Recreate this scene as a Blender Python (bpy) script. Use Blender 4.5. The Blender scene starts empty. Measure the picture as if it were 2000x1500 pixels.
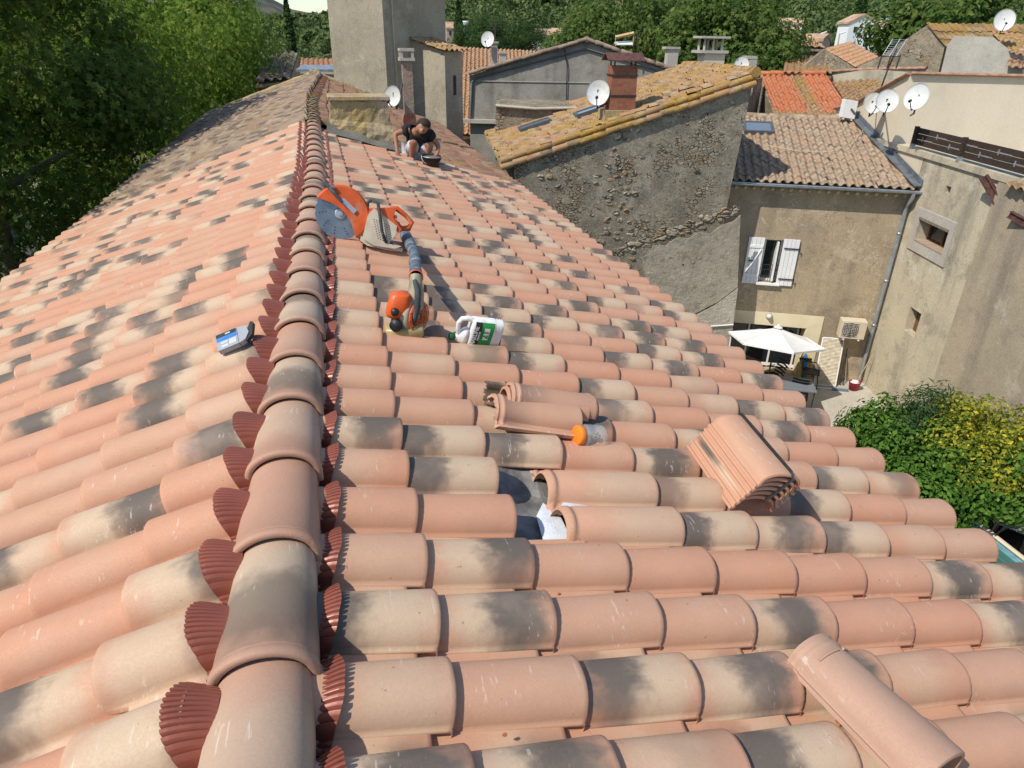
import bpy, bmesh, math, random
import numpy as np
from mathutils import Matrix, Vector
random.seed(7); rng = np.random.default_rng(7)
S = bpy.context.scene; COL = S.collection; PI = math.pi; R = math.radians
# ---------------- camera ----------------
YAW, PITCH, ROLL, FP = 0.266993303, 0.468994210, 0.0165225357, 1330.0
CAM = np.array([.412873, 0, 1.358806])
def _axes():
    cy, sy, cp, sp = math.cos(YAW), math.sin(YAW), math.cos(PITCH), math.sin(PITCH)
    F = np.array([sy*cp, cy*cp, -sp]); r = np.array([cy, -sy, 0.]); u = np.cross(r, F)
    cr, sr = math.cos(ROLL), math.sin(ROLL)
    return F, r*cr+u*sr, -r*sr+u*cr
AF, AR, AU = _axes()
cd = bpy.data.cameras.new('camera'); cam = bpy.data.objects.new('camera', cd); COL.objects.link(cam)
cam.matrix_world = Matrix([[AR[i], AU[i], -AF[i], CAM[i]] for i in range(3)]+[[0, 0, 0, 1]])
cd.sensor_fit = 'HORIZONTAL'; cd.sensor_width = 36; cd.lens = 36*FP/2000; cd.clip_start = .05; cd.clip_end = 9000
S.camera = cam
# ---------------- world, sun, exposure ----------------
SUN_AZ, SUN_EL = 250, 50            # azimuth of the sun from +Y clockwise
W = bpy.data.worlds.new('World'); S.world = W; W.use_nodes = True
sk = W.node_tree.nodes.new('ShaderNodeTexSky'); sk.sky_type = 'NISHITA'; sk.sun_disc = False
sk.sun_elevation = R(SUN_EL); sk.sun_rotation = R(SUN_AZ); sk.air_density = 1; sk.dust_density = .4; sk.ozone_density = 1.5
bg = W.node_tree.nodes['Background']; W.node_tree.links.new(sk.outputs[0], bg.inputs[0]); bg.inputs[1].default_value = .15
sd = bpy.data.lights.new('sun', 'SUN'); sd.energy = 4.2; sd.angle = R(.53); sd.color = (1, .94, .85)
so = bpy.data.objects.new('sun', sd); COL.objects.link(so)
sdir = Vector((math.sin(R(SUN_AZ))*math.cos(R(SUN_EL)), math.cos(R(SUN_AZ))*math.cos(R(SUN_EL)), math.sin(R(SUN_EL))))
so.rotation_euler = sdir.to_track_quat('Z', 'Y').to_euler(); so.location = (0, 0, 30)
S.view_settings.view_transform = 'Standard'; S.view_settings.look = 'None'; S.view_settings.gamma = 1
S.view_settings.exposure = .1
# ---------------- picture coordinates to places ----------------
def ray(px, py): return AF*FP+AR*(px-1000)-AU*(py-750)
def atd(px, py, D): d = ray(px, py); return CAM+d*D/math.hypot(d[0], d[1])
def atz(px, py, z): d = ray(px, py); return CAM+d*(z-CAM[2])/d[2]
def aty(px, py, y): d = ray(px, py); return CAM+d*(y-CAM[1])/d[1]
def pl(px, py, P, n):
    d = ray(px, py); n = np.array(n, float); return CAM+d*((np.array(P, float)-CAM)@n)/(d@n)
def azv(a): return np.array([math.sin(R(a)), math.cos(R(a)), 0.])
def A3(*v): return np.array(v, float)
def nz(v): v = np.array(v, float); return v/np.linalg.norm(v)
# ---------------- objects ----------------
WM = {}
def reg(o, M, parent=None):
    WM[o] = M
    if parent is not None: o.parent = parent; o.matrix_basis = WM[parent].inverted() @ M
    else: o.matrix_basis = M
def tag(o, label=None, cat=None, group=None, kind=None):
    for k, v in (('label', label), ('category', cat), ('group', group), ('kind', kind)):
        if v: o[k] = v
    return o
def thing(name, loc, label, cat, group=None, rz=0):
    o = bpy.data.objects.new(name, None); COL.objects.link(o); o.empty_display_size = .2
    reg(o, Matrix.Translation(Vector(loc)) @ Matrix.Rotation(rz, 4, 'Z')); return tag(o, label, cat, group)
def link(name, me, mat, parent, M=None):
    o = bpy.data.objects.new(name, me); COL.objects.link(o)
    if M is None: M = WM[parent].copy() if parent is not None else Matrix.Identity(4)
    me.transform(M.inverted()); reg(o, M, parent)
    for m in (mat if isinstance(mat, (list, tuple)) else [mat]): me.materials.append(m)
    return o
class MB:                              # collects geometry in world coordinates, builds ONE mesh
    def __init__(s): s.v = []; s.f = []; s.m = []; s.sm = []
    def add(s, vs, fs, mi=0, sm=False):
        k = len(s.v); s.v += [tuple(map(float, v)) for v in vs]
        for f in fs: s.f.append(tuple(i+k for i in f)); s.m.append(mi); s.sm.append(sm)
        return s
    def box(s, c, sz, ax=0, mi=0, M=None):       # centre, size, azimuth-like rotation about z (radians)
        x, y, z = [q/2 for q in sz]
        vs = [(a*x, b*y, d*z) for d in (-1, 1) for a, b in ((-1, -1), (1, -1), (1, 1), (-1, 1))]
        if M is None: M = Matrix.Rotation(ax, 4, 'Z')
        vs = [tuple((M @ Vector(v))+Vector(c)) for v in vs]
        return s.add(vs, [(3, 2, 1, 0), (4, 5, 6, 7), (0, 1, 5, 4), (1, 2, 6, 5), (2, 3, 7, 6), (3, 0, 4, 7)], mi)
    def prism(s, poly, off, mi=0, sm=False):      # planar polygon (world pts) extruded by vector off
        n = len(poly); poly = [A3(*p) for p in poly]; off = A3(*off)
        N = np.zeros(3)
        for i in range(n): N += np.cross(poly[i]-poly[0], poly[(i+1) % n]-poly[0])
        if N@off > 0: poly = poly[::-1]
        vs = poly+[p+off for p in poly]
        s.add(vs, [tuple(range(n)), tuple(range(2*n-1, n-1, -1))], mi)
        return s.add(vs, [(i, i+n, (i+1) % n+n, (i+1) % n) for i in range(n)], mi, sm)
    def tube(s, pts, r, seg=8, mi=0, cap=True, sq=(1, 1), sm=True, up=None):
        pts = [A3(*p) for p in pts]; n = len(pts); r = r if hasattr(r, '__len__') else [r]*n; vs = []
        a = None
        for i, p in enumerate(pts):
            t = nz(pts[min(i+1, n-1)]-pts[max(i-1, 0)])
            if a is None: a = A3(*up) if up is not None else (A3(0, 0, 1) if abs(t[2]) < .9 else A3(1, 0, 0))
            a = nz(a-t*(a@t)); b = np.cross(t, a)
            for k in range(seg):
                an = 2*PI*k/seg; vs.append(p+r[i]*(a*math.cos(an)*sq[0]+b*math.sin(an)*sq[1]))
        fs = [(i*seg+k, i*seg+(k+1) % seg, (i+1)*seg+(k+1) % seg, (i+1)*seg+k) for i in range(n-1) for k in range(seg)]
        s.add(vs, fs, mi, sm)
        if cap: s.add(vs[:seg], [tuple(range(seg-1, -1, -1))], mi); s.add(vs[-seg:], [tuple(range(seg))], mi)
        return s
    def lathe(s, c, axis, prof, seg=24, mi=0, sm=True, sx=1.):      # prof: list of (distance along axis, radius)
        ax = nz(axis); a = nz(np.cross(ax, A3(0, 0, 1) if abs(ax[2]) < .9 else A3(1, 0, 0))); b = np.cross(ax, a); c = A3(*c)
        vs = [c+ax*h+r*(a*math.cos(2*PI*k/seg)*sx+b*math.sin(2*PI*k/seg)) for h, r in prof for k in range(seg)]
        n = len(prof)
        return s.add(vs, [(i*seg+k, i*seg+(k+1) % seg, (i+1)*seg+(k+1) % seg, (i+1)*seg+k) for i in range(n-1) for k in range(seg)], mi, sm)
    def quad(s, *p, mi=0): return s.add(p, [tuple(range(len(p)))], mi)
    def build(s, name, mat, parent=None, bevel=0, base=True, recalc=True):
        me = bpy.data.meshes.new(name); me.from_pydata(s.v, [], s.f)
        me.polygons.foreach_set('material_index', s.m); me.polygons.foreach_set('use_smooth', s.sm)
        if recalc:
            b = bmesh.new(); b.from_mesh(me); bmesh.ops.recalc_face_normals(b, faces=b.faces); b.to_mesh(me); b.free()
        M = None
        if parent is None:
            v = np.array(s.v); M = Matrix.Translation(((v[:, 0].min()+v[:, 0].max())/2, (v[:, 1].min()+v[:, 1].max())/2, v[:, 2].min()))
        o = link(name, me, mat, parent, M)
        if bevel:
            md = o.modifiers.new('bevel', 'BEVEL'); md.width = bevel; md.segments = 2; md.limit_method = 'ANGLE'
        return o
def mesh_np(name, V, Q, mat, parent=None, attrs={}, smooth=False, M=None, mi=None):
    me = bpy.data.meshes.new(name); V = np.ascontiguousarray(V, dtype=np.float32); Q = np.ascontiguousarray(Q, dtype=np.int32)
    me.vertices.add(len(V)); me.vertices.foreach_set('co', V.ravel()); k = Q.shape[1]
    me.loops.add(Q.size); me.loops.foreach_set('vertex_index', Q.ravel()); me.polygons.add(len(Q))
    me.polygons.foreach_set('loop_start', np.arange(0, Q.size, k, dtype=np.int32)); me.polygons.foreach_set('loop_total', np.full(len(Q), k, np.int32))
    me.polygons.foreach_set('use_smooth', np.full(len(Q), smooth))
    if mi is not None: me.polygons.foreach_set('material_index', np.asarray(mi, np.int32))
    for nme, a in attrs.items():
        at = me.attributes.new(nme, 'FLOAT_VECTOR', 'POINT'); at.data.foreach_set('vector', np.ascontiguousarray(a, dtype=np.float32).ravel())
    me.update(calc_edges=True); me.validate()
    if parent is None and M is None: M = Matrix.Translation((float((V[:, 0].min()+V[:, 0].max())/2), float((V[:, 1].min()+V[:, 1].max())/2), float(V[:, 2].min())))
    return link(name, me, mat, parent, M)
# ---------------- materials ----------------
class Mt:
    def __init__(s, name, rough=.8, spec=.3):
        s.m = bpy.data.materials.new(name); s.m.use_nodes = True; s.t = s.m.node_tree; s.b = s.t.nodes['Principled BSDF']
        s.b.inputs['Roughness'].default_value = rough; s.b.inputs['Specular IOR Level'].default_value = spec; s.rough = rough
    def nd(s, ty, ins=(), **kw):
        n = s.t.nodes.new('ShaderNode'+ty)
        for k, v in kw.items(): setattr(n, k, v)
        for k, v in (ins.items() if isinstance(ins, dict) else enumerate(ins)):
            if v is None: continue
            if isinstance(v, bpy.types.NodeSocket): s.t.links.new(v, n.inputs[k])
            else:
                if isinstance(v, (tuple, list)) and n.inputs[k].type == 'RGBA' and len(v) == 3: v = (*v, 1)
                n.inputs[k].default_value = v
        return n
    def pos(s, sc=(1, 1, 1), off=(0, 0, 0), rz=0, at=None):
        g = s.nd('Attribute', attribute_name=at).outputs['Vector'] if at else s.nd('NewGeometry').outputs['Position']
        if sc == (1, 1, 1) and off == (0, 0, 0) and rz == 0: return g
        return s.nd('Mapping', {'Vector': g, 'Scale': sc, 'Location': off, 'Rotation': (0, 0, rz)}).outputs[0]
    def noise(s, sc, det=4, vec=None, ro=.55, dist=0):
        return s.nd('TexNoise', {'Vector': vec or s.pos(), 'Scale': sc, 'Detail': det, 'Roughness': ro, 'Distortion': dist}).outputs[0]
    def vor(s, sc, vec=None, feature='F1', out='Distance', rnd=1):
        return s.nd('TexVoronoi', {'Vector': vec or s.pos(), 'Scale': sc, 'Randomness': rnd}, feature=feature).outputs[out]
    def mr(s, f, a, b, c=0, d=1): return s.nd('MapRange', {'Value': f, 'From Min': a, 'From Max': b, 'To Min': c, 'To Max': d}, interpolation_type='SMOOTHSTEP').outputs[0]
    def ma(s, op, a, b=None, c=None): return s.nd('Math', [a, b, c], operation=op).outputs[0]
    def mix(s, f, a, b, bt='MIX'): 
        n = s.nd('Mix', data_type='RGBA', blend_type=bt)
        for k, v in ((0, f), (6, a), (7, b)):
            if isinstance(v, bpy.types.NodeSocket): s.t.links.new(v, n.inputs[k])
            else: n.inputs[k].default_value = v if k == 0 else (*v, 1)
        return n.outputs[2]
    def sep(s, v): n = s.nd('SeparateXYZ', [v]); return n.outputs
    def bump(s, h, st=.5, d=.02): return s.nd('Bump', {'Height': h, 'Strength': st, 'Distance': d}).outputs[0]
    def out(s, col=None, rough=None, nor=None, **kw):
        for k, v in (('Base Color', col), ('Roughness', rough), ('Normal', nor), *[(a.replace('_', ' '), b) for a, b in kw.items()]):
            if v is None: continue
            if isinstance(v, bpy.types.NodeSocket): s.t.links.new(v, s.b.inputs[k])
            else: s.b.inputs[k].default_value = (*v, 1) if isinstance(v, tuple) and len(v) == 3 else v
        return s.m
_mc = {}
def plain(name, c, rough=.6, var=.15, sc=8, metal=0, spec=.4, bump=0, dirt=None, coat=0):   # a paint/plastic/metal with a little wear
    if name in _mc: return _mc[name]
    m = Mt(name, rough, spec); n = m.noise(sc, 5)
    col = m.mix(m.mr(n, .3, .7), tuple(x*(1-var) for x in c), tuple(min(1, x*(1+var)) for x in c))
    if dirt: col = m.mix(m.mr(m.noise(sc*.6, 6, m.pos(off=(3, 1, 7))), .52, .68, 0, dirt[1]), col, dirt[0])
    _mc[name] = m.out(col, m.mr(m.noise(sc*3, 3), .3, .7, max(0, rough-.1), min(1, rough+.1)), m.bump(m.noise(sc*6, 3), .3, bump) if bump else None, Metallic=metal, Coat_Weight=coat)
    return _mc[name]
def wallmat(name, c, c2, stain=(.1, .09, .07), amt=.5, sc=1., bmp=.015, light=None, streak=.5, grain=30, vein=0):
    m = Mt(name, .92, .15); p = m.pos()
    a = m.noise(1.1*sc, 8, p, .62); col = m.mix(m.mr(a, .35, .65), c, c2)
    st = m.noise(1., 6, m.pos((2.2*sc, 2.2*sc, .28*sc)), .6)          # runs down the wall
    col = m.mix(m.mr(st, .47, .68, 0, streak), col, stain)
    b = m.noise(2.6*sc, 9, m.pos(off=(5, 9, 2)), .65); col = m.mix(m.mr(b, .5, .7, 0, amt), col, stain)
    if light: col = m.mix(m.mr(m.noise(1.6*sc, 8, m.pos(off=(1, 4, 8)), .7), .56, .66, 0, .8), col, light)
    if vein:
        vn = m.ma('ABSOLUTE', m.ma('SUBTRACT', m.noise(2.6, 5, m.pos(off=(6, 1, 3)), .6, .6), .5)); vm = m.mr(m.noise(.7, 3, m.pos(off=(2, 2, 5))), .5, .6)
        col = m.mix(m.ma('MULTIPLY', m.mr(vn, .012, .003, 0, vein), vm), col, (.66, .58, .42)); ck = m.ma('ABSOLUTE', m.ma('SUBTRACT', m.noise(1.1, 7, m.pos(off=(9, 3, 3)), .6, .3), .5)); col = m.mix(m.ma('MULTIPLY', m.mr(ck, .004, .001, 0, .8), m.mr(m.noise(.5, 2, m.pos(off=(2, 9, 5))), .5, .55)), col, (.08, .07, .05))
    g = m.noise(grain, 5, p, .7); col = m.mix(m.mr(g, .25, .75, 0, 1), m.mix(.22, col, (0, 0, 0)), m.mix(.12, col, (1, .95, .85)))
    h = m.ma('ADD', m.ma('MULTIPLY', g, .5), m.noise(5*sc, 6, p))
    return m.out(col, None, m.bump(h, .6, bmp))
def rubble(name, mort, cols, expose=.5, sc=4.5, dark=(.06, .052, .042)):    # stones showing through an old render coat
    m = Mt(name, .95, .1); w = m.nd('VectorMath', [m.pos((1, 1, 1.7)), None], operation='ADD')
    wn = m.nd('TexNoise', {'Vector': m.pos(), 'Scale': 3., 'Detail': 3}).outputs[1]; wv = m.nd('VectorMath', {0: wn, 3: .22}, operation='SCALE').outputs[0]
    m.t.links.new(wv, w.inputs[1]); v = w.outputs[0]
    e = m.vor(sc, v, 'DISTANCE_TO_EDGE'); cid = m.vor(sc, v, 'F1', 'Color')
    cs = m.sep(cid); stone = m.mix(m.mr(cs[0], .1, .9), cols[0], cols[1]); stone = m.mix(m.mr(cs[1], .72, .8), stone, cols[2])
    stone = m.mix(m.mr(m.noise(14, 6), .3, .75, 0, .6), stone, dark)
    stone = m.mix(m.mr(e, .0, .07), (.035, .03, .025), stone)
    big = m.noise(.9, 7, m.pos(off=(2, 7, 3)), .66); fine = m.noise(7, 7, None, .7)
    th = .49+.1*(.55-expose); msk = m.mr(m.ma('ADD', m.ma('MULTIPLY', big, .7), m.ma('MULTIPLY', fine, .3)), th, th+.05)
    coat = m.mix(m.mr(m.noise(2.2, 8, None, .68), .32, .68), mort, tuple(x*.55 for x in mort)); coat = m.mix(m.mr(m.noise(.8, 5, m.pos(off=(3, 8, 5)), .6), .45, .65, 0, .35), coat, (.16, .14, .1))
    coat = m.mix(m.mr(m.noise(26, 6, None, .7), .3, .72, 0, .5), coat, dark)
    coat = m.mix(m.mr(m.noise(18, 4, m.pos(off=(9, 2, 2)), .6), .62, .7, 0, .7), coat, cols[1])
    f = m.ma('MAXIMUM', m.ma('MULTIPLY', msk, m.mr(cs[2], 0, .35)), m.ma('MULTIPLY', m.ma('MULTIPLY', m.mr(m.ma('ADD', cs[2], m.ma('MULTIPLY', fine, .3)), .9, .97), m.mr(m.ma('ADD', e, m.ma('MULTIPLY', fine, .08)), .07, .13)), .75)) if expose < 1 else 1.
    col = m.mix(f, coat, stone)
    hs = m.ma('MULTIPLY', m.mr(e, 0, .16), .8); hc = m.ma('ADD', m.ma('MULTIPLY', fine, .5), .45)
    hh = m.nd('Mix', data_type='FLOAT'); 
    (m.t.links.new(f, hh.inputs[0]) if not isinstance(f, float) else setattr(hh.inputs[0], 'default_value', 1.)); m.t.links.new(hc, hh.inputs[2]); m.t.links.new(hs, hh.inputs[3])
    h2 = m.ma('ADD', hh.outputs[0], m.ma('MULTIPLY', m.noise(30, 6, None, .75), .35))
    return m.out(col, None, m.bump(h2, 1., .035))
def tilemat(name, base, cream, dark, contrast=1., lichen=0, lc=(.42, .26, .05), grime=0, pd=.47):
    m = Mt(name, .72, .3); t = m.sep(m.pos(at='tuv')); r = m.sep(m.pos(at='rnd'))
    v = m.nd('CombineXYZ', [m.ma('MULTIPLY', t[0], 1.), m.ma('MULTIPLY', t[1], .7), m.ma('MULTIPLY', r[2], 37)]).outputs[0]
    n1 = m.ma('SUBTRACT', m.noise(5, 3, v), .5); n2 = m.ma('SUBTRACT', m.noise(9, 4, m.nd('VectorMath', [v, (3.3, 8, 1)], operation='ADD').outputs[0]), .5)
    tt = m.ma('ADD', t[0], m.ma('MULTIPLY', n1, .42))
    ss = m.ma('MULTIPLY', m.ma('SUBTRACT', t[1], m.ma('ADD', .3, m.ma('MULTIPLY', r[1], .4))), .35)
    def spot(c, wdt, seed):                # soft flame mark across the tile at place c along it
        d = m.ma('SQRT', m.ma('ADD', m.ma('POWER', m.ma('ABSOLUTE', m.ma('SUBTRACT', tt, c)), 2.), m.ma('POWER', m.ma('ABSOLUTE', ss), 2.)))
        return m.mr(m.ma('ADD', d, m.ma('MULTIPLY', n2, .07)), wdt, wdt*.3)
    flip = m.ma('GREATER_THAN', r[2], .5); 
    def fl(a, b): return m.ma('ADD', a, m.ma('MULTIPLY', flip, b-a))
    hue = m.mix(m.mr(r[1], 0, 1), base, tuple(x*y for x, y in zip(base, (1.04, .9, .85))))
    hue = m.mix(m.mr(n1, -.2, .2, 0, .3), hue, tuple(x*.84 for x in base))
    cr = m.ma('MULTIPLY', spot(fl(.62, .4), .5, 1), m.mr(r[0], .3, .66, .06, .75)); col = m.mix(cr, hue, cream)
    dk = m.ma('MULTIPLY', spot(m.ma('ADD', fl(.2, .66), m.ma('MULTIPLY', m.ma('SUBTRACT', r[1], .5), .25)), .4, 2), m.mr(r[0], 1-pd-.04, 1-pd+.04, 0, contrast)); col = m.mix(dk, col, dark)
    speck = m.noise(160, 3); col = m.mix(m.mr(speck, .35, .65, 0, .12), col, tuple(x*.6 for x in base))
    scr = m.noise(1., 4, m.pos((90, 9, 40)), .6); col = m.mix(m.ma('MULTIPLY', m.mr(scr, .6, .64, 0, .45), m.mr(m.noise(6, 3, m.pos(off=(8, 8, 8))), .56, .62)), col, (.66, .58, .5)); col = m.mix(m.mr(m.noise(34, 4, m.pos(off=(2, 2, 9)), .6), .7, .73, 0, .7), col, (.25, .15, .1))
    dust = m.noise(2.3, 6, m.pos(off=(4, 4, 1)), .65); col = m.mix(m.mr(dust, .5, .7, 0, .22), col, (.55, .4, .3))
    if grime: col = m.mix(m.mr(m.noise(3.2, 8, m.pos(off=(1, 2, 1)), .7), .4, .62, .15, grime), col, (.075, .062, .05))
    if lichen:
        ln = m.ma('ADD', m.ma('MULTIPLY', m.noise(22, 5, None, .7), .55), m.ma('MULTIPLY', m.noise(1.4, 4, m.pos(off=(7, 1, 1))), .45))
        col = m.mix(m.mr(ln, .58-.16*lichen, .63-.12*lichen, 0, .92), col, m.mix(m.mr(m.noise(40, 3), .3, .7), lc, tuple(x*.45 for x in lc)))
    return m.out(col, m.mr(speck, .3, .7, .6, .82), m.bump(m.ma('ADD', m.noise(70, 5, None, .7), m.ma('MULTIPLY', m.noise(9, 3), 1.5)), .25, .004))
def leafmat(name, a, b, c, tr=.35):
    m = Mt(name, .65, .15); r = m.sep(m.pos(at='rnd')); col = m.mix(m.mr(r[0], 0, 1), a, b); col = m.mix(m.mr(r[1], .82, 1), col, c)
    m.out(col); tl = m.nd('BsdfTranslucent', [m.mix(.5, col, tuple(min(1, x*1.5) for x in b))]); mx = m.nd('MixShader', [tr]); m.t.links.new(m.b.outputs[0], mx.inputs[1]); m.t.links.new(tl.outputs[0], mx.inputs[2])
    m.t.links.new(mx.outputs[0], m.t.nodes['Material Output'].inputs[0]); return m.m
TERRA = (.545, .31, .2); CREAM = (.57, .46, .315); CHAR = (.13, .11, .09)
m_tile = tilemat('new_flamed_tile', TERRA, CREAM, CHAR)
m_ridge = tilemat('ridge_tile_clay', (.46, .285, .2), (.5, .41, .29), (.13, .105, .08), .75, pd=.3)
m_old = tilemat('weathered_tile', (.35, .25, .17), (.48, .39, .26), (.1, .078, .058), .8, lichen=.12, grime=.45)
m_oldred = tilemat('weathered_red_tile', (.40, .2, .12), (.42, .3, .18), (.14, .1, .07), .6, lichen=.2, grime=.3)
m_lich = tilemat('lichen_tile', (.45, .27, .15), (.5, .4, .24), (.15, .12, .08), .8, lichen=.6, lc=(.46, .28, .06), grime=.3)
m_lichh = tilemat('heavy_lichen_tile', (.42, .25, .12), (.5, .38, .2), (.16, .12, .08), .5, lichen=.75, lc=(.46, .27, .045), grime=.25)
m_canal = tilemat('aged_canal_tile', (.42, .31, .205), (.48, .39, .27), (.21, .16, .13), .7, grime=.2)
m_orange = tilemat('orange_canal_tile', (.52, .17, .07), (.5, .22, .1), (.3, .12, .06), .4, grime=.1)
m_mixt = tilemat('mixed_lichen_tile', (.4, .23, .11), (.46, .37, .2), (.1, .075, .05), .95, lichen=.35, grime=.3, pd=.45)
m_faro = tilemat('far_orange_tile', (.5, .27, .14), (.5, .36, .2), (.28, .18, .11), .5, lichen=.2, grime=.1)
m_fargrey = tilemat('far_grey_tile', (.33, .24, .18), (.42, .34, .25), (.17, .13, .1), .7, lichen=.05, grime=.25)
m_wood = plain('timber', (.5, .34, .16), .75, .25, 14, bump=.004)
m_mortar = wallmat('wet_mortar', (.13, .125, .1), (.19, .175, .14), (.09, .085, .07), .3, 2, .01)
m_stone = rubble('rubble_gable', (.47, .41, .31), ((.3, .26, .19), (.5, .43, .31), (.42, .29, .17)), .3, 9)
m_rub2 = rubble('rubble_pale', (.46, .385, .27), ((.32, .26, .18), (.5, .42, .3), (.44, .3, .17)), .5, 6)
m_lichwall = wallmat('lichen_masonry', (.42, .29, .1), (.5, .38, .22), (.08, .065, .04), .6, 2.2, .03, light=(.46, .38, .27), grain=45)
m_tower = wallmat('tower_render', (.33, .285, .2), (.42, .365, .26), (.16, .14, .11), .4, .9, .02, light=(.5, .43, .33), streak=.25)
m_grey = wallmat('grey_render', (.25, .23, .19), (.36, .33, .27), (.12, .11, .09), .6, .7, .015, streak=.6)
m_facade = wallmat('facade_render', (.45, .345, .21), (.37, .28, .17), (.15, .12, .08), .5, .8, .008, light=(.52, .42, .27), streak=.4, vein=.7)
m_dw = wallmat('stained_render', (.59, .51, .35), (.5, .43, .3), (.2, .18, .135), .65, .5, .012, light=(.66, .6, .46), streak=.85, vein=.8)
m_beige = wallmat('beige_render', (.68, .58, .42), (.72, .62, .46), (.36, .3, .2), .2, .4, .006, streak=.2, grain=60)
m_cream = plain('cream_paint', (.72, .63, .42), .8, .05, 3)
m_white = plain('white_paint', (.78, .78, .76), .5, .04, 6)
m_dish = plain('white_dish', (.66, .66, .63), .45, .04, 9, dirt=((.5, .4, .2), .35))
m_zinc = plain('zinc_sheet', (.42, .46, .5), .4, .15, 5, metal=.6)
m_lead = plain('lead_flashing', (.16, .18, .2), .5, .3, 6, metal=.3)
m_black = plain('black_plastic', (.02, .02, .022), .5, .3, 20)
m_dkmetal = plain('dark_metal', (.06, .06, .062), .5, .3, 14, metal=.6)
m_rust = plain('rusty_iron', (.1, .045, .035), .8, .35, 10, bump=.003)
m_conc = wallmat('concrete', (.42, .385, .32), (.5, .46, .385), (.26, .24, .2), .35, 1.2, .006, streak=0)
m_glass = Mt('window_glass', .06, .6).out((.015, .018, .022))
m_sky = Mt('skylight_glass', .06, 1.).out((.3, .36, .4), Metallic=.5)  # pale base colour paints in the sky reflected by the panes
# ================= the big roof =================
ALR, ALL = .25298, .34877; TL, TW = .36, .2544
U0R, Y0R, U0L, Y0L = .21738, 1.0944, -.10683, 1.29444
YB = 11.42                      # new tiles end, old ones begin
YE = 21.8                       # far end of the building
def rx(Y): return np.interp(Y, [-2, 1.2, 2, 4, 8, 11.3, 15, 22], [.06, .155, .172, .225, .325, .328, .325, .716])
def rz(Y): return np.interp(Y, [-2, 1.2, 2, 4, 8, 11.3, 15, 22], [.12, .097, .104, .096, .123, .204, .25, .367])   # apex of the ridge
def topoff(Y): return np.interp(Y, [4, 8, 11.3, 15, 22], [0, -.03, -.133, -.26, -.09]), np.interp(Y, [4, 8, 11.3, 15, 22], [0, .05, .15, .22, .4])
NR = A3(math.sin(ALR), 0, math.cos(ALR)); NL = A3(-math.sin(ALL), 0, math.cos(ALL))
def surfR(u, Y, n):
    dx, dz = topoff(Y); k = np.clip(1-u/3.46, 0, 1.2)
    return np.stack([u*math.cos(ALR)+.0157*Y+dx*k+n*NR[0], Y+0*u, -u*math.sin(ALR)+.0011*Y+dz*k+n*NR[2]], -1)
def surfL(u, Y, n):
    dx, dz = topoff(Y); dx = np.interp(Y, [4, 8, 11.3, 15, 22], [0, .08, .056, 0, .28]); k = np.clip(1-u/3.5, 0, 1.2); ex = np.interp(Y, [12, 22], [0, .27]); ez = np.interp(Y, [12, 22], [0, .43])
    return np.stack([-u*math.cos(ALL)+.0157*Y+dx*k+ex*(1-k)+n*NL[0], Y+0*u, -u*math.sin(ALL)+.0011*Y+dz*k+ez*(1-k)+n*NL[2]], -1)
HB = .099
def profR(s):                   # across one row, s=0 the near lip of the barrel
    s = np.asarray(s, float); q = np.clip(np.abs((s-HB)/HB), 0, 1); b = .086*(1-q**2.5)**.6
    p = np.where(s > .18, -.012+.022*((s-.226)/.045)**2, -1.); p = np.where(s > .226, -.012+.016*((s-.226)/.05)**2, p)
    return np.maximum(np.where(s <= 2*HB, b, -1), p)
def template(side, t0=-.06, ribs=False, short=.055):
    sB = HB-HB*np.cos(np.linspace(0, PI, 15)); sP = np.array([.204, .212, .226, .242, .256, .27])
    s = np.concatenate([sB, sP]); n = profR(s); isp = np.arange(len(s)) >= 15
    if side == 'L': s = 2*HB-s        # mirrored: pan on the near side
    ts = [t0, max(0, t0+.02), TL*.5, TL-.016, TL-.004, TL]; dn = [0, 0, 0, .0015, 0, -.005]
    if ribs: ts = [t0, t0+.014, t0+.018, t0+.034, t0+.038, t0+.054, t0+.058, TL*.5, TL-.016, TL-.004, TL]; dn = [0, 0, .005, .005, 0, 0, .004, 0, .0015, 0, -.005]
    V = []; T = []
    def row(t, d, extra=0.):
        tt = np.where(isp, np.minimum(t, t-short if t > TL*.8 else t), t); w = 1-.05*(1-np.clip(tt/TL, 0, 1))
        ss = HB+(s-HB)*w; nn = n*(1-.04*(1-np.clip(tt/TL, 0, 1)))+d+.022*(tt/TL-1)+extra
        V.append(np.stack([tt, ss, nn], 1)); T.append(np.stack([np.clip(tt/TL, 0, 1), s/.18, 0*s], 1))
    for t, d in zip(ts, dn): row(t, d)
    row(TL-.001, -.005, -.013)
    if ribs: V.insert(0, V[0]+[0, 0, -.014]); T.insert(0, T[0])
    ns = len(s); nt = len(V); Vg = np.concatenate(V); Tg = np.concatenate(T)
    idx = np.arange(nt*ns).reshape(nt, ns); Q = np.stack([idx[:-1, :-1], idx[1:, :-1], idx[1:, 1:], idx[:-1, 1:]], -1).reshape(-1, 4)
    e = Vg[idx[:, 0]]; k = len(Vg)                       # lip under the free edge of the barrel: a small bead then the thickness
    sg = -1 if side == 'R' else 1
    x1 = e+[0, sg*.0035, .001]; x2 = e+[0, sg*.0035, -.012]; x3 = e+[0, -sg*.002, -.014]
    Vg = np.concatenate([Vg, x1, x2, x3]); Tg = np.concatenate([Tg]+[Tg[idx[:, 0]]]*3)
    a = [idx[:, 0]]+[k+nt*i+np.arange(nt) for i in range(3)]
    for i in range(3): Q = np.concatenate([Q, np.stack([a[i+1][:-1], a[i+1][1:], a[i][1:], a[i][:-1]], -1)])
    if side == 'L': Q = Q[:, ::-1]
    return Vg, Tg, Q
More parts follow.
